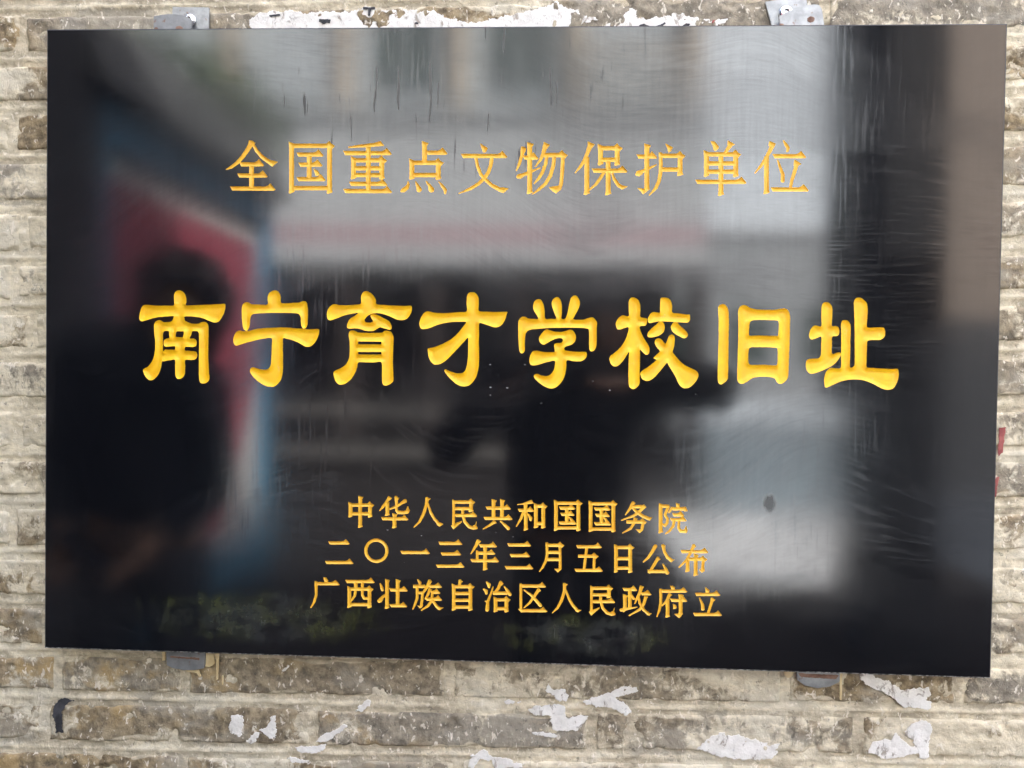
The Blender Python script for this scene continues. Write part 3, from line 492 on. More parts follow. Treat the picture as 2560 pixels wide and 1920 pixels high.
INK = [
  '-585.6 -478.6 -579.2 -480.5 -589.9 -487.2 -595.2 -497.9 -594.1 -512.6 -593.0 -524.7 -603.7 -524.9 -602.7 -512.9 -608.5 -501.5 -604.9 -485.6 -598.5 -479.5',
  '158.8 413.9 165.9 415.1 172.1 412.6 171.2 410.1 166.8 413.2 159.8 410.8',
  '176.7 410.7 185.8 414.3 191.3 417.4 193.8 416.1 190.4 413.1 195.7 412.4 195.1 410.6 178.3 408.9',
  '207.9 410.5 213.4 412.6 218.8 415.7 223.7 415.0 222.6 412.3 216.5 411.7 210.4 409.3',
  '-197.5 439.8 -188.6 438.8 -181.0 439.6 -181.0 436.5 -186.7 436.0 -187.2 427.9 -190.4 427.9 -190.5 436.0 -196.8 436.0',
  '-255.2 424.6 -239.3 423.2 -239.9 417.6 -244.0 419.5 -248.2 417.6 -254.6 420.8',
  '-128.9 420.0 -123.8 418.7 -125.1 416.3 -129.5 416.9',
  '-321.9 430.0 -306.5 431.2 -305.8 429.3 -319.3 426.9',
]
RED = [
  '619.7 -93.0 627.8 -91.8 624.3 -123.1 618.6 -130.2',
  '617.3 -155.0 620.8 -155.4 617.6 -180.6 615.4 -179.7',
  '250.7 417.4 253.7 420.5 255.0 419.3 252.0 415.3',
]
LOWER_CLIP = [
  '-448.8 -400.8 -396.4 -399.2 -396.6 -421.9 -397.8 -428.2 -410.8 -431.1 -425.5 -431.6 -440.2 -429.1 -447.6 -425.6',
  '371.9 -397.2 425.5 -395.4 426.0 -418.3 413.4 -425.3 397.8 -427.8 382.2 -424.7 372.7 -418.1',
]
PLATE = [
  '-448.8 440.3 -400.4 439.3 -399.3 438.4 -400.4 393.6 -448.5 393.8',
  '316.6 441.2 367.3 448.2 377.8 393.8 331.7 389.9',
]
TAB = [
  '-466.7 421.7 -456.7 423.5 -448.0 424.5 -438.7 424.3 -429.3 422.7 -421.8 420.5 -416.8 417.8 -415.9 415.4 -417.0 395.4 -466.5 395.7',
  '330.0 416.5 338.0 420.8 346.0 424.5 348.8 426.7 357.5 428.8 365.5 430.2 373.6 431.0 379.4 430.1 382.9 424.9 388.2 391.1 335.1 391.4',
]
BOLT = [
  (-424.7, 421.8, 9.1),
  (342.3, 426.2, 9.7),
]
# ------------------------------------------------------------------ lettering: outline and stroke geometry
def seg_dist(P, A, B):
    d = B - A
    L2 = max(float(d @ d), 1e-12)
    t = np.clip(((P - A) @ d) / L2, 0, 1)
    return np.hypot(P[:, 0] - A[0] - t * d[0], P[:, 1] - A[1] - t * d[1]), t

def loops_sdf(P, loops):
    best = np.full(len(P), 1e9)
    inside = np.zeros(len(P), bool)
    for lp in loops:
        n = len(lp)
        for i in range(n):
            A = lp[i]; B = lp[(i + 1) % n]
            dd, _ = seg_dist(P, A, B)
            best = np.minimum(best, dd)
            if A[1] != B[1]:
                c = (A[1] > P[:, 1]) != (B[1] > P[:, 1])
                xi = A[0] + (P[:, 1] - A[1]) / (B[1] - A[1]) * (B[0] - A[0])
                inside ^= c & (P[:, 0] < xi)
    return np.where(inside, -best, best)

def chain_sdf(P, pts):
    best = np.full(len(P), 1e9)
    for (x0, y0, w0), (x1, y1, w1) in zip(pts[:-1], pts[1:]):
        d, t = seg_dist(P, np.array((x0, y0)), np.array((x1, y1)))
        best = np.minimum(best, d - (w0 + (w1 - w0) * t) / 2)
    return best

def smooth_loop(a, k=3):
    n = len(a)
    if n <= 8:
        return a
    out = []
    for i in range(n):
        p0, p1, p2, p3 = a[i - 1], a[i], a[(i + 1) % n], a[(i + 2) % n]
        for j in range(k):
            t = j / k
            out.append(0.5 * (2 * p1 + (p2 - p0) * t + (2 * p0 - 5 * p1 + 4 * p2 - p3) * t * t + (3 * p1 - p0 - 3 * p2 + p3) * t ** 3))
    return np.array(out)

def stroke_shapes(text, w):
    """carved pen strokes: h bar with lifted end, n plain bar, v stem with wedge head and foot,
    f stem with foot, u plain stem, b three sided box, c corner, g facet, p tapered stroke, o ring"""
    S = []
    def G(*v): S.append(('g', np.array(v, float).reshape(-1, 2)))
    hw = w / 2; vw = w * 0.56
    for st in text.split(';'):
        k = st.split(); v = [float(x) for x in k[1:]]; k = k[0]
        if k == 'g': G(*v)
        elif k == 'p': S.append(('p', np.array(v).reshape(-1, 3)))
        elif k == 'h':
            x0, y, x1 = v; s = w / 10.5
            G(x0, y - hw, x0 + 5.5 * s, y + hw, x1 - 4 * s, y + hw, x1, y + 3 * s, x1 - 13 * s, y - 13 * s, x1 - 18 * s, y - 7.5 * s, x1 - 25 * s, y - hw + 0.5 * s)
        elif k == 'n':
            x0, y, x1 = v
            G(x0, y - hw, x1, y - hw, x1, y + hw, x0, y + hw)
        elif k == 'u':
            x, y0, y1 = v
            G(x - vw, y0, x + vw, y0, x + vw, y1, x - vw, y1)
        elif k in 'vf':
            x, y0, y1 = v; s = w / 10.5
            G(x - vw, y0, x + vw, y0 + (6 * s if k == 'v' else 0), x + vw, y1 - 7 * s, x + 8 * s, y1 - 2 * s, x - 3 * s, y1 + 2 * s, x - 7.5 * s, y1 + 1.5 * s, x - 6.5 * s, y1 - 6 * s, x - vw, y1 - 9 * s)
            if k == 'v':
                G(x - 6.8 * s, y0 - 1 * s, x + 10 * s, y0 + 4 * s, x + vw, y0 + 12 * s, x - vw, y0 + 10 * s)
        elif k == 'c':
            x, y = v; s = w / 10.5
            G(x - 9 * s, y - 4.5 * s, x - 0.5 * s, y - 12 * s, x + 5 * s, y - 5 * s, x + 13.5 * s, y + 0.5 * s, x + 6 * s, y + 8.5 * s, x - 6 * s, y + 5 * s)
        elif k == 'b':
            x0, y, x1, y1 = v; s = w / 10.5
            G(x0, y - hw, x1, y - hw, x1, y + hw, x0, y + hw)
            G(x0 - 7 * s, y - 11 * s, x0 + 8 * s, y - 4 * s, x0 + vw, y + 6 * s, x0 + vw, y1 - 8 * s, x0 + 7 * s, y1 - 2 * s, x0 - 4 * s, y1 + 2 * s, x0 - 7 * s, y1, x0 - vw, y1 - 8 * s, x0 - vw, y + 6 * s)
            G(x1 - vw, y - 2 * s, x1 + vw, y - 2 * s, x1 + vw, y1 - 8 * s, x1 + 7.5 * s, y1 - 1 * s, x1 - 3 * s, y1 + 2.5 * s, x1 - 7 * s, y1 + 1 * s, x1 - vw, y1 - 8 * s)
            G(x1 - 9 * s, y - 4.5 * s, x1 - 0.5 * s, y - 12 * s, x1 + 5 * s, y - 5 * s, x1 + 13.5 * s, y + 0.5 * s, x1 + 6 * s, y + 8.5 * s, x1 - 6 * s, y + 5 * s)
        elif k == 'o':
            S.append(('o', v))
    return S

def A2(aff, q):
    """drawing units to plaque millimetres"""
    t = np.array(aff[0:2]); ax = np.array(aff[2:4]); ay = np.array(aff[4:6])
    q = np.asarray(q, float)
    return t + q[:, :1] * ax + q[:, 1:2] * ay

class Glyph: pass

def glyph_big(aff, loops):
    g = Glyph()
    L = [smooth_loop(A2(aff, np.array([float(v) for v in s.split()]).reshape(-1, 2))) for s in loops]
    allp = np.concatenate(L)
    g.lo, g.hi = allp.min(0), allp.max(0)
    g.sdf = lambda P: loops_sdf(P, L)
    g.cell = 0.95
    def depth(d):
        u = np.clip(d / 6.2, 0, 1)
        return 2.35 * (1 - (1 - u) ** 1.8)
    g.depth = depth
    return g

def glyph_strokes(aff, text, w, cell):
    g = Glyph()
    sh = stroke_shapes(text, w)
    k = math.hypot(aff[2], aff[3])
    items = []; pts = []
    for typ, d in sh:
        if typ == 'g':
            q = A2(aff, d); items.append(('g', q)); pts.append(q)
        elif typ == 'p':
            q = A2(aff, d[:, :2]); ww = d[:, 2] * k
            items.append(('p', np.c_[q, ww])); pts.append(q - ww[:, None] / 2); pts.append(q + ww[:, None] / 2)
        else:
            c = A2(aff, [[d[0], d[1]]])[0]; r = d[2] * k; ww = d[3] * k
            items.append(('o', (c, r, ww))); pts.append(np.array([c - r - ww, c + r + ww]))
    allp = np.concatenate(pts)
    g.lo, g.hi = allp.min(0), allp.max(0)
    def sdf(P):
        b = np.full(len(P), 1e9)
        for typ, d in items:
            if typ == 'g': s = loops_sdf(P, [d])
            elif typ == 'p': s = chain_sdf(P, d)
            else: s = np.abs(np.hypot(P[:, 0] - d[0][0], P[:, 1] - d[0][1]) - d[1]) - d[2] / 2
            b = np.minimum(b, s)
        return b
    g.sdf = sdf
    g.cell = cell
    g.depth = lambda d: 2.0 * (1 - np.exp(-d / 1.9))
    return g

def carve_tile(g, x0, x1, z0, z1, seed):
    """split a rectangle of the plaque face along the letter outline: flat outside, sunk groove inside"""
    nx = max(2, int(round((x1 - x0) / g.cell))); nz = max(2, int(round((z1 - z0) / g.cell)))
    xs = np.linspace(x0, x1, nx + 1); zs = np.linspace(z0, z1, nz + 1)
    X, Z = np.meshgrid(xs, zs)
    P = np.c_[X.ravel(), Z.ravel()]
    F = g.sdf(P)
    F = F + (vnoise(P[:, 0] / 1.4, P[:, 1] / 1.4, seed) - 0.5) * 0.34
    edge = (P[:, 0] <= x0 + 1e-9) | (P[:, 0] >= x1 - 1e-9) | (P[:, 1] <= z0 + 1e-9) | (P[:, 1] >= z1 - 1e-9)
    F = np.where(edge, np.maximum(F, 0.05), F)
    F = np.where(np.abs(F) < 0.03, np.where(F < 0, -0.03, 0.03), F)
    idx = np.arange((nx + 1) * (nz + 1)).reshape(nz + 1, nx + 1)
    a = idx[:-1, :-1].ravel(); b = idx[:-1, 1:].ravel(); c = idx[1:, 1:].ravel(); d = idx[1:, :-1].ravel()
    quad_out = (F[a] > 0) & (F[b] > 0) & (F[c] > 0) & (F[d] > 0)
    m = ~quad_out
    T = np.concatenate([np.c_[a[m], b[m], c[m]], np.c_[a[m], c[m], d[m]]])
    ins = F[T] < 0
    cnt = ins.sum(1)
    full_in = T[cnt == 3]; full_out = T[cnt == 0]
    def lone(mask, val):
        t = T[mask]; s = ins[mask]
        k = np.argmax(s == val, axis=1)
        r = np.arange(len(t))
        return np.c_[t[r, k], t[r, (k + 1) % 3], t[r, (k + 2) % 3]]
    one = lone(cnt == 1, True); two = lone(cnt == 2, False)
    N = len(P)
    pairs = np.concatenate([np.c_[one[:, 0], one[:, 1]], np.c_[one[:, 0], one[:, 2]], np.c_[two[:, 0], two[:, 1]], np.c_[two[:, 0], two[:, 2]]])
    key = np.minimum(pairs[:, 0], pairs[:, 1]) * np.int64(N) + np.maximum(pairs[:, 0], pairs[:, 1])
    uk, inv = np.unique(key, return_inverse=True)
    i0 = uk // N; i1 = uk % N
    t = F[i0] / (F[i0] - F[i1])
    EP = P[i0] + (P[i1] - P[i0]) * t[:, None]
    V2 = np.concatenate([P, EP])
    inv = inv + N
    n1, n2 = len(one), len(two)
    e1a, e1b = inv[:n1], inv[n1:2 * n1]
    e2a, e2b = inv[2 * n1:2 * n1 + n2], inv[2 * n1 + n2:]
    in_t = np.concatenate([full_in, np.c_[one[:, 0], e1a, e1b]])
    in_q = np.c_[e2a, two[:, 1], two[:, 2], e2b]
    out_t = np.concatenate([full_out, np.c_[two[:, 0], e2a, e2b]])
    out_q = np.concatenate([np.c_[a, b, c, d][quad_out], np.c_[e1a, one[:, 1], one[:, 2], e1b]])
    dep = np.zeros(len(V2))
    dep[:N] = np.where(F < 0, g.depth(np.maximum(-F, 0)), 0)
    V3 = np.c_[V2[:, 0], dep, V2[:, 1]] * 0.001
    def compact(tri, quad):
        used = np.unique(np.concatenate([tri.ravel(), quad.ravel()]))
        mp = np.full(len(V3), -1); mp[used] = np.arange(len(used))
        return V3[used], mp[tri].tolist() + mp[quad].tolist()
    return compact(in_t, in_q), compact(out_t, out_q)

W2, H2 = 598.6, 398.6      # half size of the flat face in mm (the arris adds 1 mm)
rows = []
rows.append(("heading_character", [glyph_strokes(a, s, 11.8, 0.62) for a, s in HEAD]))
rows.append(("title_character", [glyph_big(a, l) for a, l in BIG]))
small = [glyph_strokes(a, s, 6.1, 0.52) for a, s in SMALL]
rows.append(("inscription_character", small[:10]))
rows.append(("inscription_character", small[10:21]))
rows.append(("inscription_character", small[21:]))

bands = []
for nm, gs in rows:
    bands.append([max(g.hi[1] for g in gs) + 1.6, min(g.lo[1] for g in gs) - 1.6])
for i in range(len(bands) - 1):                 # keep neighbouring rows apart
    if bands[i][1] < bands[i + 1][0]:
        mid = (bands[i][1] + bands[i + 1][0]) / 2
        bands[i][1] = mid; bands[i + 1][0] = mid

face_v, face_f = [], []
def face_add(v, f):
    o = sum(len(q) for q in face_v)
    face_v.append(np.asarray(v, float))
    face_f.extend([[i + o for i in p] for p in f])
def face_rect(x0, x1, z0, z1):
    if x1 - x0 < 1e-6 or z1 - z0 < 1e-6: return
    face_add(np.array([(x0, 0, z0), (x1, 0, z0), (x1, 0, z1), (x0, 0, z1)]) * 0.001, [(0, 1, 2, 3)])

letters = []
zcur = H2
seed = 0
for (nm, gs), (zt, zb) in zip(rows, bands):
    face_rect(-W2, W2, zt, zcur)
    xcur = -W2
    xe = [(g.lo[0] - 1.6, g.hi[0] + 1.6) for g in gs]
    for i, g in enumerate(gs):
        x0, x1 = xe[i]
        if i and x0 < xe[i - 1][1]: x0 = (x0 + xe[i - 1][1]) / 2
        if i + 1 < len(gs) and x1 > xe[i + 1][0]: x1 = (x1 + xe[i + 1][0]) / 2
        x0 = max(x0, xcur)
        face_rect(xcur, x0, zb, zt)
        seed += 1
        (iv, jf), (ov, of) = carve_tile(g, x0, x1, zb, zt, seed)
        face_add(ov, of)
        letters.append((nm, iv, jf))
        xcur = x1
    face_rect(xcur, W2, zb, zt)
    zcur = zb
face_rect(-W2, W2, -H2, zcur)
pv = np.concatenate(face_v)
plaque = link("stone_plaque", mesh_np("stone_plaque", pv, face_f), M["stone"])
tag(plaque, "large polished black stone plaque with carved yellow Chinese characters on brick wall", "plaque")
for nm, v, f in letters:
    link(nm, mesh_np(nm, v, f, smooth=True), M["gold"] if nm == "title_character" else M["gold2"], plaque)

# slab body behind the face: ragged arris, sides and back
def arris_ring():
    n = 260
    fr, bk = [], []
    per = [(-W2, -H2), (W2, -H2), (W2, H2), (-W2, H2)]
    for s in range(4):
        A = np.array(per[s]); B = np.array(per[(s + 1) % 4])
        for i in range(n):
            p = A + (B - A) * i / n
            fr.append(p)
    fr = np.array(fr)
    r = np.random.default_rng(5)
    j = r.normal(0, 0.16, len(fr)); j += np.where(r.random(len(fr)) < 0.03, r.random(len(fr)) * 1.1, 0)
    dirx = np.where(np.abs(fr[:, 0]) >= W2 - 1e-6, np.sign(fr[:, 0]), 0)
    dirz = np.where(np.abs(fr[:, 1]) >= H2 - 1e-6, np.sign(fr[:, 1]), 0)
    o = 1.4 + np.abs(j) * 0.3
    bk = fr + np.c_[dirx * o, dirz * o]
    return fr, bk
fr, bk = arris_ring()
n = len(fr)
v = np.concatenate([np.c_[fr[:, 0], np.zeros(n), fr[:, 1]], np.c_[bk[:, 0], np.full(n, 0.9), bk[:, 1]]]) * 0.001
f = [[i, i + n, (i + 1) % n + n, (i + 1) % n] for i in range(n)]
q = n // 4
link("lower_arris", mesh_np("lower_arris", v, f[:q]), M["edge"], plaque)
link("edge_arris", mesh_np("edge_arris", v, f[q:]), M["edgedark"], plaque)
v = np.concatenate([np.c_[bk[:, 0], np.full(n, 0.9), bk[:, 1]], np.c_[bk[:, 0], np.full(n, 20.0), bk[:, 1]]]) * 0.001
f = [[i, i + n, (i + 1) % n + n, (i + 1) % n] for i in range(n)] + [list(range(n, 2 * n))]
link("slab_body", mesh_np("slab_body", v, f), M["edgedark"], plaque)

# ------------------------------------------------------------------ brick wall behind
WY = 0.034                 # mean plane of the bed, bricks stand proud towards -y
CH = 0.06593               # course height
TILT = 0.019
Z0 = 0.4419 + TILT * 0.668
def ridge_z(k, x):
    return Z0 - k * CH + TILT * x + 0.0016 * np.sin(x * 5.1 + k * 1.7)
JOINTS = {13: [-0.603, -0.429, -0.074, 0.362, 0.58], 14: [-0.621, -0.254, 0.114, 0.455], 15: [-0.43, -0.061, 0.29, 0.63]}
def joints(k):
    if k in JOINTS:
        b = list(JOINTS[k])
    else:
        off = -0.655 if k % 2 == 0 else -0.47
        if k == 5: off = -0.652
        if k == 12: off = -0.629
        b = [off + 0.352 * i + 0.014 * math.sin(k * 2.3 + i * 1.9) for i in range(4)]
    while b[0] > -1.05: b.insert(0, b[0] - 0.35 + 0.02 * math.sin(k + b[0] * 7))
    while b[-1] < 1.05: b.append(b[-1] + 0.35 + 0.02 * math.sin(k * 1.3 + b[-1] * 5))
    return b

def bed_h(x, z):
    """height of the mortar bed, towards the viewer"""
    h = 0.0012 * (fbm(x * 26, z * 40, 3, 4) - 0.5) * 2
    k = np.round((Z0 + TILT * x - z) / CH)
    dz = np.abs(z - ridge_z(k, x))
    gate = 0.35 + 0.65 * sstep(0.36, 0.56, fbm(x * 9 + k * 7.7, k * 3.1 + z * 2, 9, 3))
    h = h + gate * 0.0030 * np.exp(-(dz / 0.0021) ** 2)
    h = h + 0.0016 * sstep(0.55, 0.75, fbm(x * 60, z * 90, 13, 3))
    return h

def brick_h(x, z, x0, x1, zb, zt, s):
    """height of one brick face above the bed, worn round at its edges"""
    jag = (fbm(x * 70, z * 70, 40 + s, 3) - 0.5) * 0.011
    e = np.minimum(np.minimum(x - x0, x1 - x), np.minimum(z - zb, zt - z)) + jag
    h = 0.0048 * sstep(-0.003, 0.005, e) - 0.0016
    h = h + 0.0019 * (fbm(x * 17, z * 24, 60 + s, 4) - 0.5) * 2
    h = h + 0.0014 * (fbm(x * 95, z * 95, 80 + s, 3) - 0.5) * 2
    h = h - 0.0030 * sstep(0.62, 0.76, fbm(x * 30, z * 36, 90 + s, 3))
    return h

def wall_attrs(me, x, z, joint, tone, dw=0.0):
    left = sstep(-0.52, -0.62, x); right = sstep(0.56, 0.63, x)
    low = sstep(-0.38, -0.44, z)
    w = 0.47 + 0.20 * left * (1 - low) * sstep(0.40, 0.1, z) + 0.09 * right * (1 - low) + 0.03 * low
    w = w + 0.55 * (fbm(x * 5.3, z * 9.0, 21, 3) - 0.5)
    w = w + 0.06 * joint + dw
    kk = np.round((Z0 + TILT * x - z) / CH)
    w = w + joint * 0.28 * np.exp(-((z - ridge_z(kk, x)) / 0.0026) ** 2)
    oc = sstep(0.48, 0.64, fbm(x * 3.3, z * 9, 33, 3)) * (0.35 + 0.65 * low)
    for nm, val in (("wash", w), ("ochre", oc), ("joint", joint), ("tone", tone)):
        a = me.attributes.new(nm, 'FLOAT', 'POINT')
        a.data.foreach_set("value", np.broadcast_to(np.asarray(val, np.float32), x.shape).ravel().copy())

def grid_faces(nu, nv, o=0):
    i = np.arange(nu * (nv + 0)).reshape(nv, nu)
    a = i[:-1, :-1].ravel(); b = i[:-1, 1:].ravel(); c = i[1:, 1:].ravel(); d = i[1:, :-1].ravel()
    return (np.c_[a, b, c, d] + o)

# the bed: a dense sheet where it is seen, one plain thick wall behind and around
wall = box("brick_wall", -4.0, 7.0, WY + 0.0065, WY + 0.26, -1.38, 5.0, M["wall"])
me = wall.data
nv_ = len(me.vertices)
co = np.empty(nv_ * 3); me.vertices.foreach_get("co", co); co = co.reshape(-1, 3)
wall_attrs(me, co[:, 0], co[:, 2], np.full(nv_, 0.6), np.full(nv_, 0.5))
tag(wall, "old grey brick wall with worn lime wash behind the plaque", "wall")

def sheet(name, x0, x1, z0, z1, cell):
    nu = int((x1 - x0) / cell) + 1; nv = int((z1 - z0) / cell) + 1
    X, Z = np.meshgrid(np.linspace(x0, x1, nu), np.linspace(z0, z1, nv))
    H = bed_h(X, Z)
    v = np.c_[X.ravel(), (WY - H).ravel(), Z.ravel()]
    me = mesh_np(name, v, grid_faces(nu, nv), smooth=True)
    k = np.round((Z0 + TILT * X - Z) / CH)
    wall_attrs(me, X.ravel(), Z.ravel(), np.ones(X.size), vnoise(X.ravel() * 6, Z.ravel() * 9, 2))
    return link(name, me, M["wall"], wall)
# mortar bed in four strips around the plaque and one coarse strip behind it
sheet("mortar_bed", -1.02, 1.02, 0.36, 0.62, 0.0030)
sheet("mortar_bed", -1.02, 1.02, -0.72, -0.36, 0.0030)
sheet("mortar_bed", -1.02, -0.55, -0.36, 0.36, 0.0030)
sheet("mortar_bed", 0.55, 1.02, -0.36, 0.36, 0.0030)

nb = 0
for k in range(-2, 18):
    js = joints(k)
    for x0, x1 in zip(js[:-1], js[1:]):
        if x1 < -1.0 or x0 > 1.0: continue
        gap = 0.0075 + 0.004 * random.random()
        xa, xb = x0 + gap / 2, x1 - gap / 2
        xm = (xa + xb) / 2
        zt = float(ridge_z(k, xm)) - 0.0085 + random.uniform(-0.0015, 0.0015)
        zb = float(ridge_z(k + 1, xm)) + 0.0085 + random.uniform(-0.0015, 0.0015)
        if xa > -0.58 and xb < 0.58 and zb > -0.38 and zt < 0.38: continue   # wholly behind the plaque
        cell = 0.0025 if (xb > -0.72 and xa < 0.72) else 0.006
        nu = max(6, int((xb - xa) / cell)); nv = max(6, int((zt - zb) / cell))
        U, V = np.meshgrid(np.linspace(0, 1, nu), np.linspace(0, 1, nv))
        X = xa + (xb - xa) * U
        Z = zb + (zt - zb) * V + TILT * (X - xm)
        H = brick_h(X, Z - TILT * (X - xm), xa, xb, zb, zt, nb % 23)
        border = (U == 0) | (U == 1) | (V == 0) | (V == 1)
        H = np.where(border, -0.004, H)
        v = np.c_[X.ravel(), (WY - H).ravel(), Z.ravel()]
        me = mesh_np("brick", v, grid_faces(nu, nv), smooth=True)
        e = np.minimum(np.minimum(X - xa, xb - X), np.minimum(Z - TILT * (X - xm) - zb, zt - (Z - TILT * (X - xm))))
        e = e + (fbm(X * 24, Z * 34, 7 + nb, 3) - 0.5) * 0.028
        wall_attrs(me, X.ravel(), Z.ravel(), (1 - sstep(-0.001, 0.007, e)).ravel() * 0.9, np.full(X.size, random.random()), random.uniform(-0.13, 0.15))
        link("brick", me, M["wall"], wall)
        nb += 1

# ------------------------------------------------------------------ torn paper, paint and glue left on the wall
def poly_of(s):
    return np.array([float(v) for v in s.split()]).reshape(-1, 2)

def surface_y(x, z):
    """outermost wall surface near (x, z)"""
    return WY - np.maximum(bed_h(x, z), 0.0026 + 0.0012 * (fbm(x * 17, z * 24, 60, 4) - 0.5))

def patch(name, pts, mat, parent, rag=1.2, lift=0.0012, thick=0.0006, cell=1.0, ybase=None, seed=0):
    """thin ragged patch lying on the wall, grown from a traced outline in mm"""
    lo = pts.min(0) - 3; hi = pts.max(0) + 3
    g = Glyph()
    def sdf(P):
        d = loops_sdf(P, [pts])
        return d + (fbm(P[:, 0] / 5.5, P[:, 1] / 5.5, seed + 5, 3) - 0.5) * 2 * rag + (vnoise(P[:, 0] / 1.3, P[:, 1] / 1.3, seed + 9) - 0.5) * rag * 0.7
    g.sdf = sdf; g.cell = cell; g.depth = lambda d: d * 0
    (v, f), _ = carve_tile(g, lo[0], hi[0], lo[1], hi[1], seed)
    if len(v) == 0: return None
    if ybase is None:
        y = surface_y(v[:, 0], v[:, 2]) - lift + 0.0009 * (fbm(v[:, 0] * 60, v[:, 2] * 60, seed, 2) - 0.5)
    else:
        y = np.full(len(v), ybase)
    v = v.copy(); v[:, 1] = y
    me = mesh_np(name, v, f, smooth=True)
    o = link(name, me, mat, parent)
    m = o.modifiers.new("thickness", 'SOLIDIFY'); m.thickness = thick; m.offset = -1
    return o

for i, s in enumerate(FLAKES):
    patch("paper_scrap", poly_of(s), M["white"], wall, rag=3.4 if i < 2 else 2.8, lift=0.0016, seed=100 + i)
for i, s in enumerate(INK):
    patch("ink_mark", poly_of(s), M["ink"], wall, rag=2.4 if i == 0 else 0.9, lift=0.0028, thick=0.0003, cell=0.8, seed=140 + i)
for i, s in enumerate(RED):
    patch("red_paint_mark", poly_of(s), M["redpaint"], wall, rag=1.2, lift=0.0024, thick=0.0003, cell=0.8, seed=160 + i)

# ------------------------------------------------------------------ steel brackets and clips
def prism(name, pts, y0, y1, mat, parent, bevel=0.0006):
    bm = bmesh.new()
    vs = [bm.verts.new((p[0] * 0.001, y0, p[1] * 0.001)) for p in pts]
    fc = bm.faces.new(vs)
    r = bmesh.ops.extrude_face_region(bm, geom=[fc])
    for e in r["geom"]:
        if isinstance(e, bmesh.types.BMVert): e.co.y = y1
    bmesh.ops.recalc_face_normals(bm, faces=bm.faces[:])
    if bevel:
        bmesh.ops.bevel(bm, geom=bm.edges[:], offset=bevel, segments=2, affect='EDGES')
    return bm_obj(name, bm, mat, parent)

def bolt_head(name, cx, cz, r, y_back, mat, parent):
    bm = bmesh.new()
    prof = [(r, 0.0), (r, 0.0012), (r * 0.96, 0.0026), (r * 0.8, 0.0044), (r * 0.5, 0.0056), (r * 0.28, 0.006), (r * 0.26, 0.0046)]
    n = 32; ring = []
    for pr, h in prof:
        ring.append([bm.verts.new((cx + pr * math.cos(2 * math.pi * i / n), y_back - h, cz + pr * math.sin(2 * math.pi * i / n))) for i in range(n)])
    for a, b in zip(ring[:-1], ring[1:]):
        for i in range(n):
            bm.faces.new((a[i], a[(i + 1) % n], b[(i + 1) % n], b[i]))
    bm.faces.new(ring[-1])
    o = bm_obj(name, bm, mat, parent, smooth=True)
    return o

LAB = ["small upright grey steel bracket over the plaque's top edge, at its left end",
       "tilted shiny steel bracket over the plaque's top edge, at its right end"]
for i in range(2):
    pl = poly_of(PLATE[i]); tb = poly_of(TAB[i]); bx, bz, br = BOLT[i]
    base = empty("mounting_bracket", (pl[:, 0].mean() * 0.001, WY - 0.004, 0.40))
    tag(base, LAB[i], "bracket", "steel brackets holding the plaque")
    def child(o):
        o.parent = base
        o.matrix_parent_inverse = Matrix.Translation(-Vector(base.location))
        return o
    child(prism("wall_plate", pl, 0.0262, 0.0292, M["steel"], None))
    child(bolt_head("bolt", bx * 0.001, bz * 0.001, br * 0.001, 0.0262, M["chrome"], None))
    hook = child(prism("hook_tab", tb, 0.0125, 0.0155, M["steel2"] if i == 0 else M["steel"], None))
    # neck of the hook joining tab and plate behind the slab edge
    child(box("hook_neck", tb[:, 0].min() * 0.001 + 0.004, tb[:, 0].max() * 0.001 - 0.004, 0.0158, 0.0258, 0.4015, 0.4035, M["steel"], None))
    zt = 404.0
    for sx, sz, sr in ((tb[:, 0].min() + 4, zt + 1.5, 2.6), (tb[:, 0].min() + 0.68 * np.ptp(tb[:, 0]), zt + (1.5 if i == 0 else 8), 4.6)):
        a = np.linspace(0, 2 * math.pi, 14, endpoint=False)
        pp = np.c_[sx + sr * np.cos(a), sz + sr * 0.8 * np.sin(a)]
        o = patch("rust_spot", pp, M["rust"], None, rag=0.8, thick=0.0002, cell=0.4, ybase=0.01225, seed=200 + i)
        if o: child(o)

CL = ["dull grey steel clip with pale glue drips under the plaque's lower left",
      "whitish steel clip with one thin glue drip under the plaque's lower right"]
for i in range(2):
    lp = poly_of(LOWER_CLIP[i])
    base = empty("support_clip", (lp[:, 0].mean() * 0.001, WY - 0.004, -0.42))
    tag(base, CL[i], "clip", "clips under the plaque")
    def child2(o):
        o.parent = base
        o.matrix_parent_inverse = Matrix.Translation(-Vector(base.location))
        return o
    child2(prism("clip_plate", lp, 0.0205, 0.0262, M["steel2"] if i == 0 else M["steel"], None))
    cx = (lp[:, 0].min() + lp[:, 0].max()) / 2
    zz = -405.0 if i == 0 else -408.0
    sl = np.array([(cx - 20, zz - 8), (cx + 19, zz - 9.5), (cx + 19, zz - 12), (cx - 20, zz - 10)]) if i == 0 else np.array([(cx - 25, zz - 1), (cx + 25, zz - 2), (cx + 22, zz - 7), (cx - 22, zz - 6)])
    child2(patch("rust_streak", sl, M["rust"], None, rag=0.8, thick=0.0002, cell=0.7, ybase=0.0202, seed=220 + i))
    for j, s in enumerate(DRIPS[:5] if i == 0 else DRIPS[5:]):
        o = patch("glue_drip", poly_of(s), M["foam"], None, rag=0.5, thick=0.0016, cell=0.6, ybase=0.0245, seed=240 + j)
        if o: child2(o)

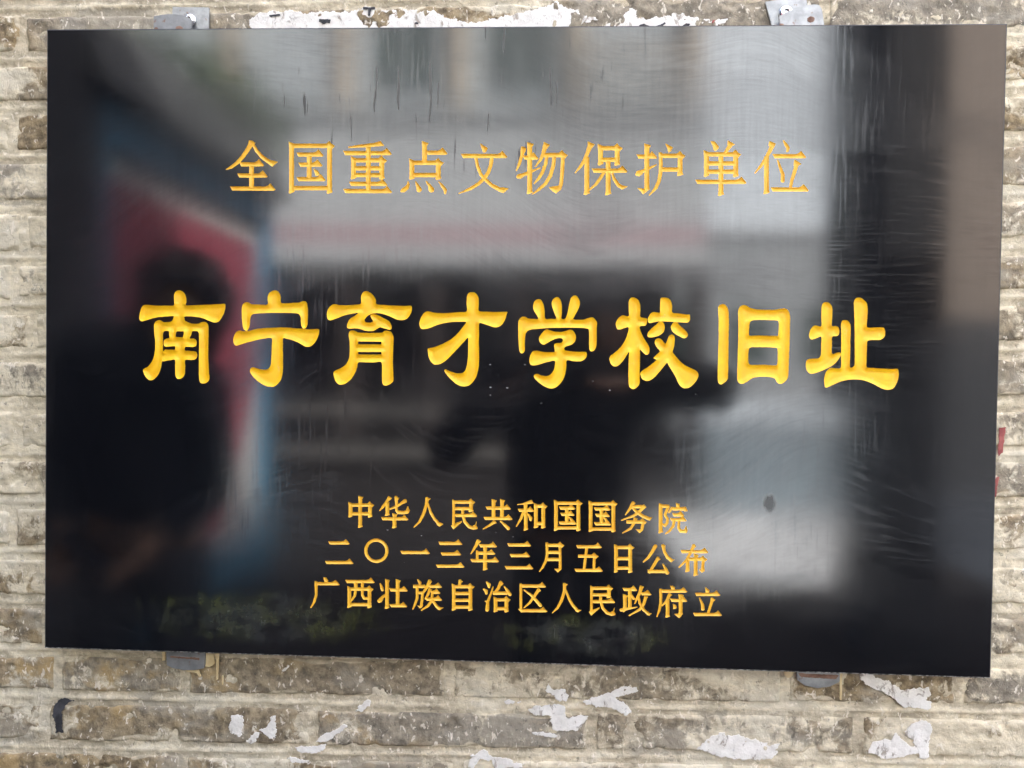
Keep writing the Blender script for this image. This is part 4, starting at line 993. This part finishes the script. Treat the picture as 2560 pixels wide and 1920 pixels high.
# ------------------------------------------------------------------ what the polished face mirrors: the yard in front of the wall
GZ = -1.38
M["asphalt"] = simple("dark_yard_paving", (0.018, 0.017, 0.0175), 1.0, 0, 0.25, 9, 0.004, 80, 0.0)
M["concrete"] = simple("pale_concrete", (0.33, 0.355, 0.38), 0.8, 0, 0.1, 3, 0.002, 60)
M["shadepave"] = simple("shaded_paving", (0.034, 0.040, 0.050), 0.9, 0, 0.1, 3, 0, 60, 0.1)
M["plaster"] = simple("white_plaster", (0.31, 0.345, 0.375), 0.8, 0, 0.06, 2)
M["upperplaster"] = simple("pale_grey_plaster", (0.28, 0.325, 0.36), 0.8, 0, 0.08, 2)
M["greyplaster"] = simple("grey_plaster", (0.23, 0.26, 0.29), 0.8, 0, 0.1, 2)
M["streakgrey"] = simple("streak_bar_grey", (0.10, 0.10, 0.10), 0.8, 0, 0.15, 3)
M["beige"] = simple("beige_column_paint", (0.36, 0.33, 0.28), 0.7, 0, 0.08, 4)
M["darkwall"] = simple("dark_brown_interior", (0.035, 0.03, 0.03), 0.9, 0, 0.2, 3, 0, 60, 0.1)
M["glass"] = simple("dark_window_glass", (0.05, 0.07, 0.07), 0.1, 0, 0.1, 3)
M["tallwhite"] = simple("sky_and_coping_white", (0.44, 0.51, 0.58), 0.7, 0, 0.05, 1)
M["banner"] = simple("faded_red_banner", (0.28, 0.21, 0.24), 0.7, 0, 0.08, 4)
M["bluepaint"] = simple("blue_enamel", (0.04, 0.18, 0.31), 0.5, 0, 0.1, 6)
M["paleblue"] = simple("pale_blue_paint", (0.17, 0.22, 0.26), 0.6, 0, 0.08, 5)
M["red"] = simple("red_poster", (0.27, 0.045, 0.075), 0.7, 0, 0.1, 5)
M["board"] = simple("off_white_board", (0.5, 0.5, 0.5), 0.55, 0, 0.06, 5)
M["roofdark"] = simple("dark_grey_roofing", (0.06, 0.065, 0.07), 0.7, 0, 0.15, 8)
M["brownwall"] = simple("brown_wash_plaster", (0.15, 0.128, 0.112), 0.8, 0, 0.12, 4)
M["dado"] = simple("slate_blue_dado", (0.028, 0.032, 0.038), 0.8, 0, 0.1, 4)
M["blackwood"] = simple("black_lacquered_wood", (0.03, 0.031, 0.034), 0.8, 0, 0.2, 8, 0, 60, 0.1)
M["darkwood"] = simple("dark_screen_wood", (0.045, 0.046, 0.05), 0.8, 0, 0.3, 6, 0, 60, 0.2)
M["navy"] = simple("navy_cloth", (0.010, 0.014, 0.030), 0.9, 0, 0.2, 20)
M["blackcloth"] = simple("black_cloth", (0.012, 0.010, 0.010), 0.9, 0, 0.2, 20)
M["skin"] = simple("skin", (0.42, 0.25, 0.17), 0.5, 0, 0.08, 12)
M["hair"] = simple("black_hair", (0.010, 0.009, 0.008), 0.5, 0, 0.2, 60)
M["phone"] = simple("black_phone_glass", (0.012, 0.012, 0.014), 0.2, 0, 0.1, 30)
M["bark"] = simple("bark", (0.10, 0.075, 0.05), 0.9, 0, 0.25, 20)
M["leaf"] = simple("dark_green_leaf", (0.035, 0.065, 0.025), 0.6, 0, 0.3, 9)

tag(box("ground", -40, 40, -60, WY + 0.005, GZ - 0.2, GZ, M["asphalt"]), kind="structure")
bm = bmesh.new()
lo_ = [bm.verts.new((x, y, GZ)) for x, y in ((1.0, -4.0), (1.9, -4.0), (2.88, -6.45), (1.0, -6.45))]
hi_ = [bm.verts.new((v_.co.x, v_.co.y, GZ + 0.004)) for v_ in lo_]
bm.faces.new(hi_); bm.faces.new(lo_)
for i in range(4): bm.faces.new((lo_[i], lo_[(i + 1) % 4], hi_[(i + 1) % 4], hi_[i]))
tag(bm_obj("pavement", bm, M["concrete"]), kind="structure")

tag(box("shaded_pavement", 2.96, 9.0, -7.9, -0.6, GZ, GZ + 0.004, M["shadepave"]), kind="structure")  # shade on the pavement is put into this darker colour

# facing building: pale parapet and columns over a dark arcade
bld = empty("facing_building", (-0.9, -9.0, GZ))
tag(bld, "two storey pale building with dark arcade, mirrored in the middle of the plaque", "building")
def bpart(name, x0, x1, y0, y1, z0, z1, mat, bev=0.0):
    return box(name, x0 + 0.9, x1 + 0.9, y0 + 9.0, y1 + 9.0, z0 - GZ, z1 - GZ, mat, bld, bev)
XL, XR = -6.4, 2.1
bpart("floor_slab", XL, XR, -9.5, -8.97, 1.33, 1.62, M["plaster"], 0.01)
bpart("parapet", XL, XR, -9.4, -9.05, 1.62, 3.25, M["plaster"], 0.01)
bpart("coping", XL, XR, -9.45, -8.98, 3.25, 3.38, M["greyplaster"], 0.01)
bpart("banner", XL + 0.3, XR - 0.02, -9.045, -9.02, 1.63, 1.88, M["banner"])
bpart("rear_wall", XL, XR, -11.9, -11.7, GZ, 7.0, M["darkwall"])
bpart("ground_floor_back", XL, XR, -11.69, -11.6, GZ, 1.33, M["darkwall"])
bpart("upper_wall", XL, XR, -9.9, -9.7, 1.62, 7.5, M["upperplaster"])
bpart("cornice", XL - 0.1, XR + 0.1, -10.0, -9.4, 7.5, 7.8, M["plaster"], 0.02)
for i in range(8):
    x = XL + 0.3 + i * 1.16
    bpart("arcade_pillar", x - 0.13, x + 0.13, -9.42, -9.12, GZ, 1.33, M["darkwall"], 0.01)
for i in range(6):
    x = XL + 0.4 + i * 1.6
    bpart("gallery_column", x - 0.1, x + 0.1, -9.62, -9.42, 3.38, 7.5, M["beige"], 0.01)
for i in range(8):
    x = 0.35 + i * 0.2
    bpart("railing_bar", x - 0.018, x + 0.018, -9.30, -9.26, 3.38, 4.25, M["beige"])
bpart("railing_rail", 0.2, 1.95, -9.31, -9.25, 4.25, 4.31, M["beige"])
for i in (2, 3):
    x = XL + 1.2 + i * 1.6
    w = bpart("window", x - 0.4, x + 0.4, -9.7, -9.66, 3.9, 5.6, M["glass"])
    w2 = box("window_frame", x + 0.9 - 0.03, x + 0.9 + 0.03, -0.66, -0.63, 3.9 - GZ, 5.6 - GZ, M["plaster"], w)
bpart("upper_streak_bar", -3.4, -0.35, -8.85, -8.5, -0.62, -0.50, M["streakgrey"], 0.01)  # two added floating bars that give pale streaks in the reflection
bpart("lower_streak_bar", -3.4, -0.35, -8.8, -8.55, -1.15, -1.02, M["streakgrey"], 0.01)

far = empty("distant_building", (5.0, -17.0, GZ))
tag(far, "plain grey building far off, mirrored between the facing building and the side wall", "building")
box("wall", -3.2, 4.5, -2.0, 0.0, 0.0, 4.55, M["greyplaster"], far)
box("roof_edge", -3.3, 4.6, -2.1, 0.1, 4.55, 4.72, M["plaster"], far)
for i in range(4):
    w = box("window", -2.4 + i * 1.7, -1.5 + i * 1.7, 0.005, 0.03, 1.6, 2.9, M["glass"], far)

tall = empty("sky_stand_in_block", (8.0, -26.0, GZ))  # added block, its pale colour stands in for bright sky
tag(tall, "added tall white block standing in for bright sky, mirrored at the plaque's upper right", "building")
box("wall", -3.4, 2.6, -3.0, 0.0, 0.0, 16.0, M["tallwhite"], tall)
box("parapet", -3.5, 2.7, -3.1, 0.1, 16.0, 16.6, M["tallwhite"], tall)

low = empty("low_wall", (2.6, -6.55, GZ))
tag(low, "low garden wall with pale blue face and white coping, mirrored lower right", "wall")
box("wall_face", -1.0, 0.25, -0.12, 0.06, 0.0, 0.84, M["paleblue"], low)
box("coping", -1.05, 0.3, -0.16, 0.10, 0.84, 1.07, M["tallwhite"], low, 0.01)

# blue framed notice board standing at right angles to the wall
nbd = empty("notice_board", (-1.76, -2.9, GZ))
tag(nbd, "notice board with blue frame and red poster, mirrored at the plaque's left", "notice board")
def np_(name, x0, x1, y0, y1, z0, z1, mat, parent=nbd):
    return box(name, x0, x1, y0, y1, z0 - GZ, z1 - GZ, mat, parent, 0.004)
np_("panel", -0.03, 0.0, -0.82, 0.86, -1.05, 0.86, M["board"])
np_("post", -0.06, 0.05, -0.93, -0.82, GZ, 1.03, M["bluepaint"])
np_("post", -0.06, 0.05, 0.86, 0.97, GZ, 1.03, M["bluepaint"])
np_("top_rail", -0.05, 0.045, -0.82, 0.86, 0.86, 1.03, M["bluepaint"])
np_("bottom_rail", -0.05, 0.045, -0.82, 0.86, -1.25, -1.05, M["bluepaint"])
bm = bmesh.new()
pp = [(-0.74, 0.72), (0.86, 0.74), (0.86, -0.98), (-0.26, -0.98), (-0.40, -0.78), (-0.60, -0.45), (-0.74, -0.10)]
vs = [bm.verts.new((0.004, y, z - GZ)) for y, z in pp]
bm.faces.new(vs)
r = bmesh.ops.extrude_face_region(bm, geom=bm.faces[:])
for e in r["geom"]:
    if isinstance(e, bmesh.types.BMVert): e.co.x = 0.007
bm_obj("poster", bm, M["red"], nbd)
bm = bmesh.new()
rv = []
for y in (-1.02, 1.06):
    rv.append([bm.verts.new((x, y, z - GZ)) for x, z in ((-0.16, 1.08), (-0.02, 1.42), (0.13, 1.08), (0.13, 1.04), (-0.16, 1.04))])
for i in range(5):
    bm.faces.new((rv[0][i], rv[0][(i + 1) % 5], rv[1][(i + 1) % 5], rv[1][i]))
bm.faces.new(rv[0]); bm.faces.new(rv[1])
bm_obj("hood_roof", bm, M["roofdark"], nbd)

# brown house end at the right, and an added screen darkening the left reflection
sw = empty("brown_house", (5.03, -8.0, GZ))
tag(sw, "brown plastered house with slate dado and black door, mirrored along the plaque's right edge", "house")
box("upper_wall", -0.73, 2.4, -3.0, 0.0, 2.02, 8.5, M["brownwall"], sw)
box("dado", -0.74, 2.41, -3.01, 0.01, 0.0, 2.018, M["dado"], sw)
box("black_door", -1.5, -0.742, -0.6, 0.03, 0.0, 8.5, M["blackwood"], sw)
pc = empty("porch_column", (1.765, -2.85, GZ))
tag(pc, "black square porch column on a stone base, mirrored at the plaque's right", "column")
box("shaft", -0.15, 0.15, -0.15, 0.15, 0.18, 4.3, M["blackwood"], pc, 0.012)
box("base", -0.19, 0.19, -0.19, 0.19, 0.0, 0.178, M["dado"], pc, 0.015)
pt = empty("added_dark_screen", (-1.72, -1.1, GZ))  # added dark screen so the plaque's left edge mirrors dark
tag(pt, "added dark plank screen that darkens the reflection along the plaque's left edge", "partition")
for i in range(9):
    box("plank", -0.02 + 0.004 * (i % 2), 0.02, -0.86 + i * 0.2, -0.665 + i * 0.2, 0.0, 3.4, M["darkwood"], pt, 0.006)
box("top_beam", -0.05, 0.05, -0.88, 0.96, 3.405, 3.55, M["darkwood"], pt, 0.008)

# tree behind the notice board
def make_tree(loc, h, r, n, label):
    t = empty("broadleaf_tree", loc)
    tag(t, label, "tree")
    bm = bmesh.new()
    ns = 9; prev = None
    for i in range(8):
        f = i / 7
        c = Vector((0.12 * math.sin(f * 3), 0.1 * math.sin(f * 2.2), h * 0.8 * f)); rr = 0.11 * (1 - 0.75 * f)
        ring = [bm.verts.new((c.x + rr * math.cos(2 * math.pi * k / ns), c.y + rr * math.sin(2 * math.pi * k / ns), c.z)) for k in range(ns)]
        if prev:
            for k in range(ns): bm.faces.new((prev[k], prev[(k + 1) % ns], ring[(k + 1) % ns], ring[k]))
        prev = ring
    bm_obj("trunk", bm, M["bark"], t, True)
    rg = np.random.default_rng(3)
    cl = rg.normal(0, 1, (26, 3)); cl /= np.linalg.norm(cl, axis=1)[:, None]
    cl = cl * r * rg.uniform(0.35, 0.95, (26, 1)) * np.array([1, 1, 0.75])
    c = cl[rg.integers(0, 26, n)] + rg.normal(0, r * 0.2, (n, 3)) + np.array([0, 0, h * 0.82])
    a = rg.normal(0, 1, (n, 3)); a /= np.linalg.norm(a, axis=1)[:, None]
    b = np.cross(a, rg.normal(0, 1, (n, 3))); b /= np.linalg.norm(b, axis=1)[:, None]
    s = rg.uniform(0.04, 0.08, (n, 1))
    v = np.stack([c - a * s, c + b * s * 0.45, c + a * s, c - b * s * 0.45], 1).reshape(-1, 3)
    f = np.arange(4 * n).reshape(n, 4)
    o = link("crown", mesh_np("crown", v, f), M["leaf"], t)
    o["kind"] = "stuff"
    return t
make_tree((-3.3, -5.2, GZ), 4.1, 0.95, 5200, "dark green tree behind the notice board, mirrored at the plaque's top left")

# ------------------------------------------------------------------ people
def skin_mesh(name, pts, edges, mat, parent, root=0, sub=2):
    """pts: list of (x, y, z, rx, ry)"""
    me = bpy.data.meshes.new(name)
    me.from_pydata([p[:3] for p in pts], edges, [])
    o = link(name, me, mat, parent)
    sk = o.modifiers.new("skin", 'SKIN')
    sk.use_smooth_shade = True
    lay = me.skin_vertices[0].data if me.skin_vertices else None
    if lay is None:
        bm = bmesh.new(); bm.from_mesh(me); bm.verts.layers.skin.verify(); bm.to_mesh(me); bm.free()
        lay = me.skin_vertices[0].data
    for i, p in enumerate(pts):
        lay[i].radius = (p[3], p[4] if len(p) > 4 else p[3])
        lay[i].use_root = (i == root)
    sb = o.modifiers.new("sub", 'SUBSURF'); sb.levels = sub; sb.render_levels = sub
    return o

def lerp(a, b, t): return tuple(a[i] + (b[i] - a[i]) * t for i in range(3))

def person(name, label, loc, rz, top, low_mat, sh_l, el_l, ha_l, sh_r, el_r, ha_r, headpos, tilt, hair_long, bulk=1.0):
    hs = 1.2 if hair_long else 1.0
    """a standing figure, local frame: z up from the feet, facing +y, x to its right"""
    P = empty(name, loc, rz)
    tag(P, label, "person")
    hx, hy, hz = headpos
    pts = [(0, 0, 0.93, 0.145, 0.105), (0, 0, 1.05, 0.14, 0.10), (0, -0.01, 1.22, 0.155, 0.105), (0, -0.01, 1.38, 0.14, 0.095),
           (hx * 0.5, hy * 0.5, hz - 0.17, 0.055, 0.058), (hx, hy, hz - 0.07, 0.07, 0.085), (hx, hy, hz, 0.078, 0.095), (hx, hy - 0.005, hz + 0.09, 0.055, 0.065)]
    E = [(0, 1), (1, 2), (2, 3), (3, 4), (4, 5), (5, 6), (6, 7)]
    def chain(start, seq):
        k = start
        for q in seq:
            pts.append(q); E.append((k, len(pts) - 1)); k = len(pts) - 1
        return k
    for s in (-1, 1):
        chain(0, [(s * 0.10, 0, 0.82, 0.085, 0.09), (s * 0.105, 0.01, 0.50, 0.058, 0.06), (s * 0.11, -0.01, 0.30, 0.052, 0.056), (s * 0.11, -0.02, 0.09, 0.036, 0.042), (s * 0.115, 0.06, 0.045, 0.038, 0.032), (s * 0.12, 0.17, 0.03, 0.036, 0.024)])
    for sh, el, ha, s in ((sh_l, el_l, ha_l, -1), (sh_r, el_r, ha_r, 1)):
        up = lerp(sh, el, 0.5); fo = lerp(el, ha, 0.45)
        k = chain(3, [(*sh, 0.062, 0.062), (*up, 0.048, 0.048), (*el, 0.042, 0.042), (*fo, 0.038, 0.038), (*lerp(el, ha, 0.93), 0.026, 0.026)])
        d = Vector(ha) - Vector(el); d.normalize()
        side = d.cross(Vector((0, 0, 1))); side.normalize()
        upv = side.cross(d)
        palm = Vector(ha) + d * 0.045
        k2 = chain(k, [(*palm, 0.038, 0.02)])
        for q in range(4):
            off = side * (0.028 - 0.018 * q)
            ln = (0.062, 0.072, 0.068, 0.052)[q]
            a = palm + d * 0.035 + off; b = a + d * ln * 0.55 + upv * 0.006; c = b + d * ln * 0.35 - upv * 0.022
            chain(k2, [(*a, 0.009), (*b, 0.0085), (*c, 0.0075)])
        th = palm - d * 0.01 + side * 0.038
        chain(k2, [(*th, 0.011), (*(th + d * 0.035 + side * 0.012 - upv * 0.01), 0.009)])
    body = skin_mesh("body", pts, E, M["skin"], P)
    # jacket and trousers follow the same joints a little fuller
    J = [(0, 0, 0.88, 0.165, 0.125), (0, 0, 1.05, 0.162, 0.12), (0, -0.01, 1.22, 0.175, 0.125), (0, -0.01, 1.39, 0.15, 0.11), (hx * 0.3, hy * 0.3, 1.47, 0.085, 0.08)]
    JE = [(0, 1), (1, 2), (2, 3), (3, 4)]
    for sh, el, ha in ((sh_l, el_l, ha_l), (sh_r, el_r, ha_r)):
        k = 3
        for q in ((*sh, 0.08, 0.08), (*lerp(sh, el, 0.5), 0.066, 0.066), (*el, 0.058, 0.058), (*lerp(el, ha, 0.5), 0.05, 0.05), (*lerp(el, ha, 0.9), 0.04, 0.04)):
            J.append(q); JE.append((k, len(J) - 1)); k = len(J) - 1
    J = [(*q[:3], q[3] * bulk, q[4] * bulk) for q in J]
    skin_mesh("jacket", J, JE, top, P)
    T = [(0, 0, 0.95, 0.15, 0.115)]; TE = []
    for s in (-1, 1):
        k = 0
        for q in ((s * 0.1, 0, 0.80, 0.10, 0.105), (s * 0.105, 0.01, 0.48, 0.076, 0.078), (s * 0.11, -0.01, 0.12, 0.062, 0.066)):
            T.append(q); TE.append((k, len(T) - 1)); k = len(T) - 1
    skin_mesh("trousers", T, TE, low_mat, P)
    # hair cap, nose, eyes and mouth
    bm = bmesh.new()
    bmesh.ops.create_uvsphere(bm, u_segments=24, v_segments=16, radius=1.0)
    for v_ in bm.verts:
        x, y, z = v_.co
        k = 1.0 + 0.06 * math.sin(9 * x + 3 * z) + 0.05 * math.sin(11 * y + 7 * z)
        back = 1.0 if y < 0.25 else max(0.0, 1 - (y - 0.25) * 2.2)
        zz = z if z > -0.15 else (z * (1.4 if hair_long else 0.5))
        v_.co = Vector((hx + x * 0.108 * k * hs, hy - 0.018 + y * (0.125 * hs if y < 0.2 else 0.098) * k, hz + 0.035 + zz * 0.118 * k * hs if (y < 0.35 or z > 0.25) else hz + 0.07 + max(z, 0.1) * 0.09))
    bm_obj("hair", bm, M["hair"], P, True)
    for s in (-1, 1):
        bm = bmesh.new(); bmesh.ops.create_uvsphere(bm, u_segments=10, v_segments=8, radius=0.011)
        bmesh.ops.translate(bm, verts=bm.verts, vec=(hx + s * 0.03, hy + 0.088, hz - 0.005)); bm_obj("eye", bm, M["phone"], P, True)
        bm = bmesh.new(); bmesh.ops.create_uvsphere(bm, u_segments=10, v_segments=8, radius=0.03)
        bmesh.ops.scale(bm, verts=bm.verts, vec=(0.35, 0.6, 1)); bmesh.ops.translate(bm, verts=bm.verts, vec=(hx + s * 0.083, hy, hz - 0.015)); bm_obj("ear", bm, M["skin"], P, True)
    bm = bmesh.new(); bmesh.ops.create_cone(bm, segments=10, radius1=0.016, radius2=0.006, depth=0.045, cap_ends=True)
    bmesh.ops.rotate(bm, verts=bm.verts, matrix=Matrix.Rotation(math.radians(-20), 3, 'X')); bmesh.ops.translate(bm, verts=bm.verts, vec=(hx, hy + 0.098, hz - 0.025)); bm_obj("nose", bm, M["skin"], P, True)
    bm = bmesh.new(); bmesh.ops.create_uvsphere(bm, u_segments=12, v_segments=8, radius=0.02)
    bmesh.ops.scale(bm, verts=bm.verts, vec=(1, 0.4, 0.28)); bmesh.ops.translate(bm, verts=bm.verts, vec=(hx, hy + 0.09, hz - 0.062)); bm_obj("mouth", bm, M["rust"], P, True)
    return P

# photographer: phone held up in front of the chest, elbows out
pf = person("person", "person in black raising a phone with both hands, mirrored near the plaque's centre",
       (0.12, -1.47, GZ), 0.0, M["blackcloth"], M["blackcloth"],
       (-0.23, 0.0, 1.38), (-0.42, 0.13, 1.16), (-0.18, 0.32, 1.38),
       (0.25, 0.0, 1.42), (0.52, 0.12, 1.38), (0.12, 0.34, 1.40), (0.10, 0.04, 1.575), 0, False, 1.4)
pf.scale = (0.94, 0.94, 0.94)
ph = empty("phone", (0.075, -1.04, -0.045))
tag(ph, "black smartphone held upright by the photographer, mirrored in front of the chest", "phone")
box("case", -0.075, 0.075, -0.004, 0.004, -0.037, 0.037, M["phone"], ph, 0.003)
for dz in (0.02, -0.004):
    bm = bmesh.new(); bmesh.ops.create_cone(bm, segments=20, radius1=0.008, radius2=0.008, depth=0.003, cap_ends=True)
    bmesh.ops.rotate(bm, verts=bm.verts, matrix=Matrix.Rotation(math.pi / 2, 3, 'X')); bmesh.ops.translate(bm, verts=bm.verts, vec=(-0.027, 0.0055, dz - 0.004)); bm_obj("lens_ring", bm, M["chrome"], ph, True)

# companion at the left in navy clothes
person("person", "person in navy clothes with dark hair standing, mirrored at the plaque's left",
       (-1.07, -1.12, GZ), 0.1, M["navy"], M["navy"],
       (-0.19, 0.0, 1.38), (-0.25, -0.03, 1.08), (-0.18, 0.10, 0.88),
       (0.17, 0.0, 1.28), (0.19, -0.02, 1.0), (0.10, 0.12, 0.88), (0.11, 0.03, 1.50), 0, True, 1.12)
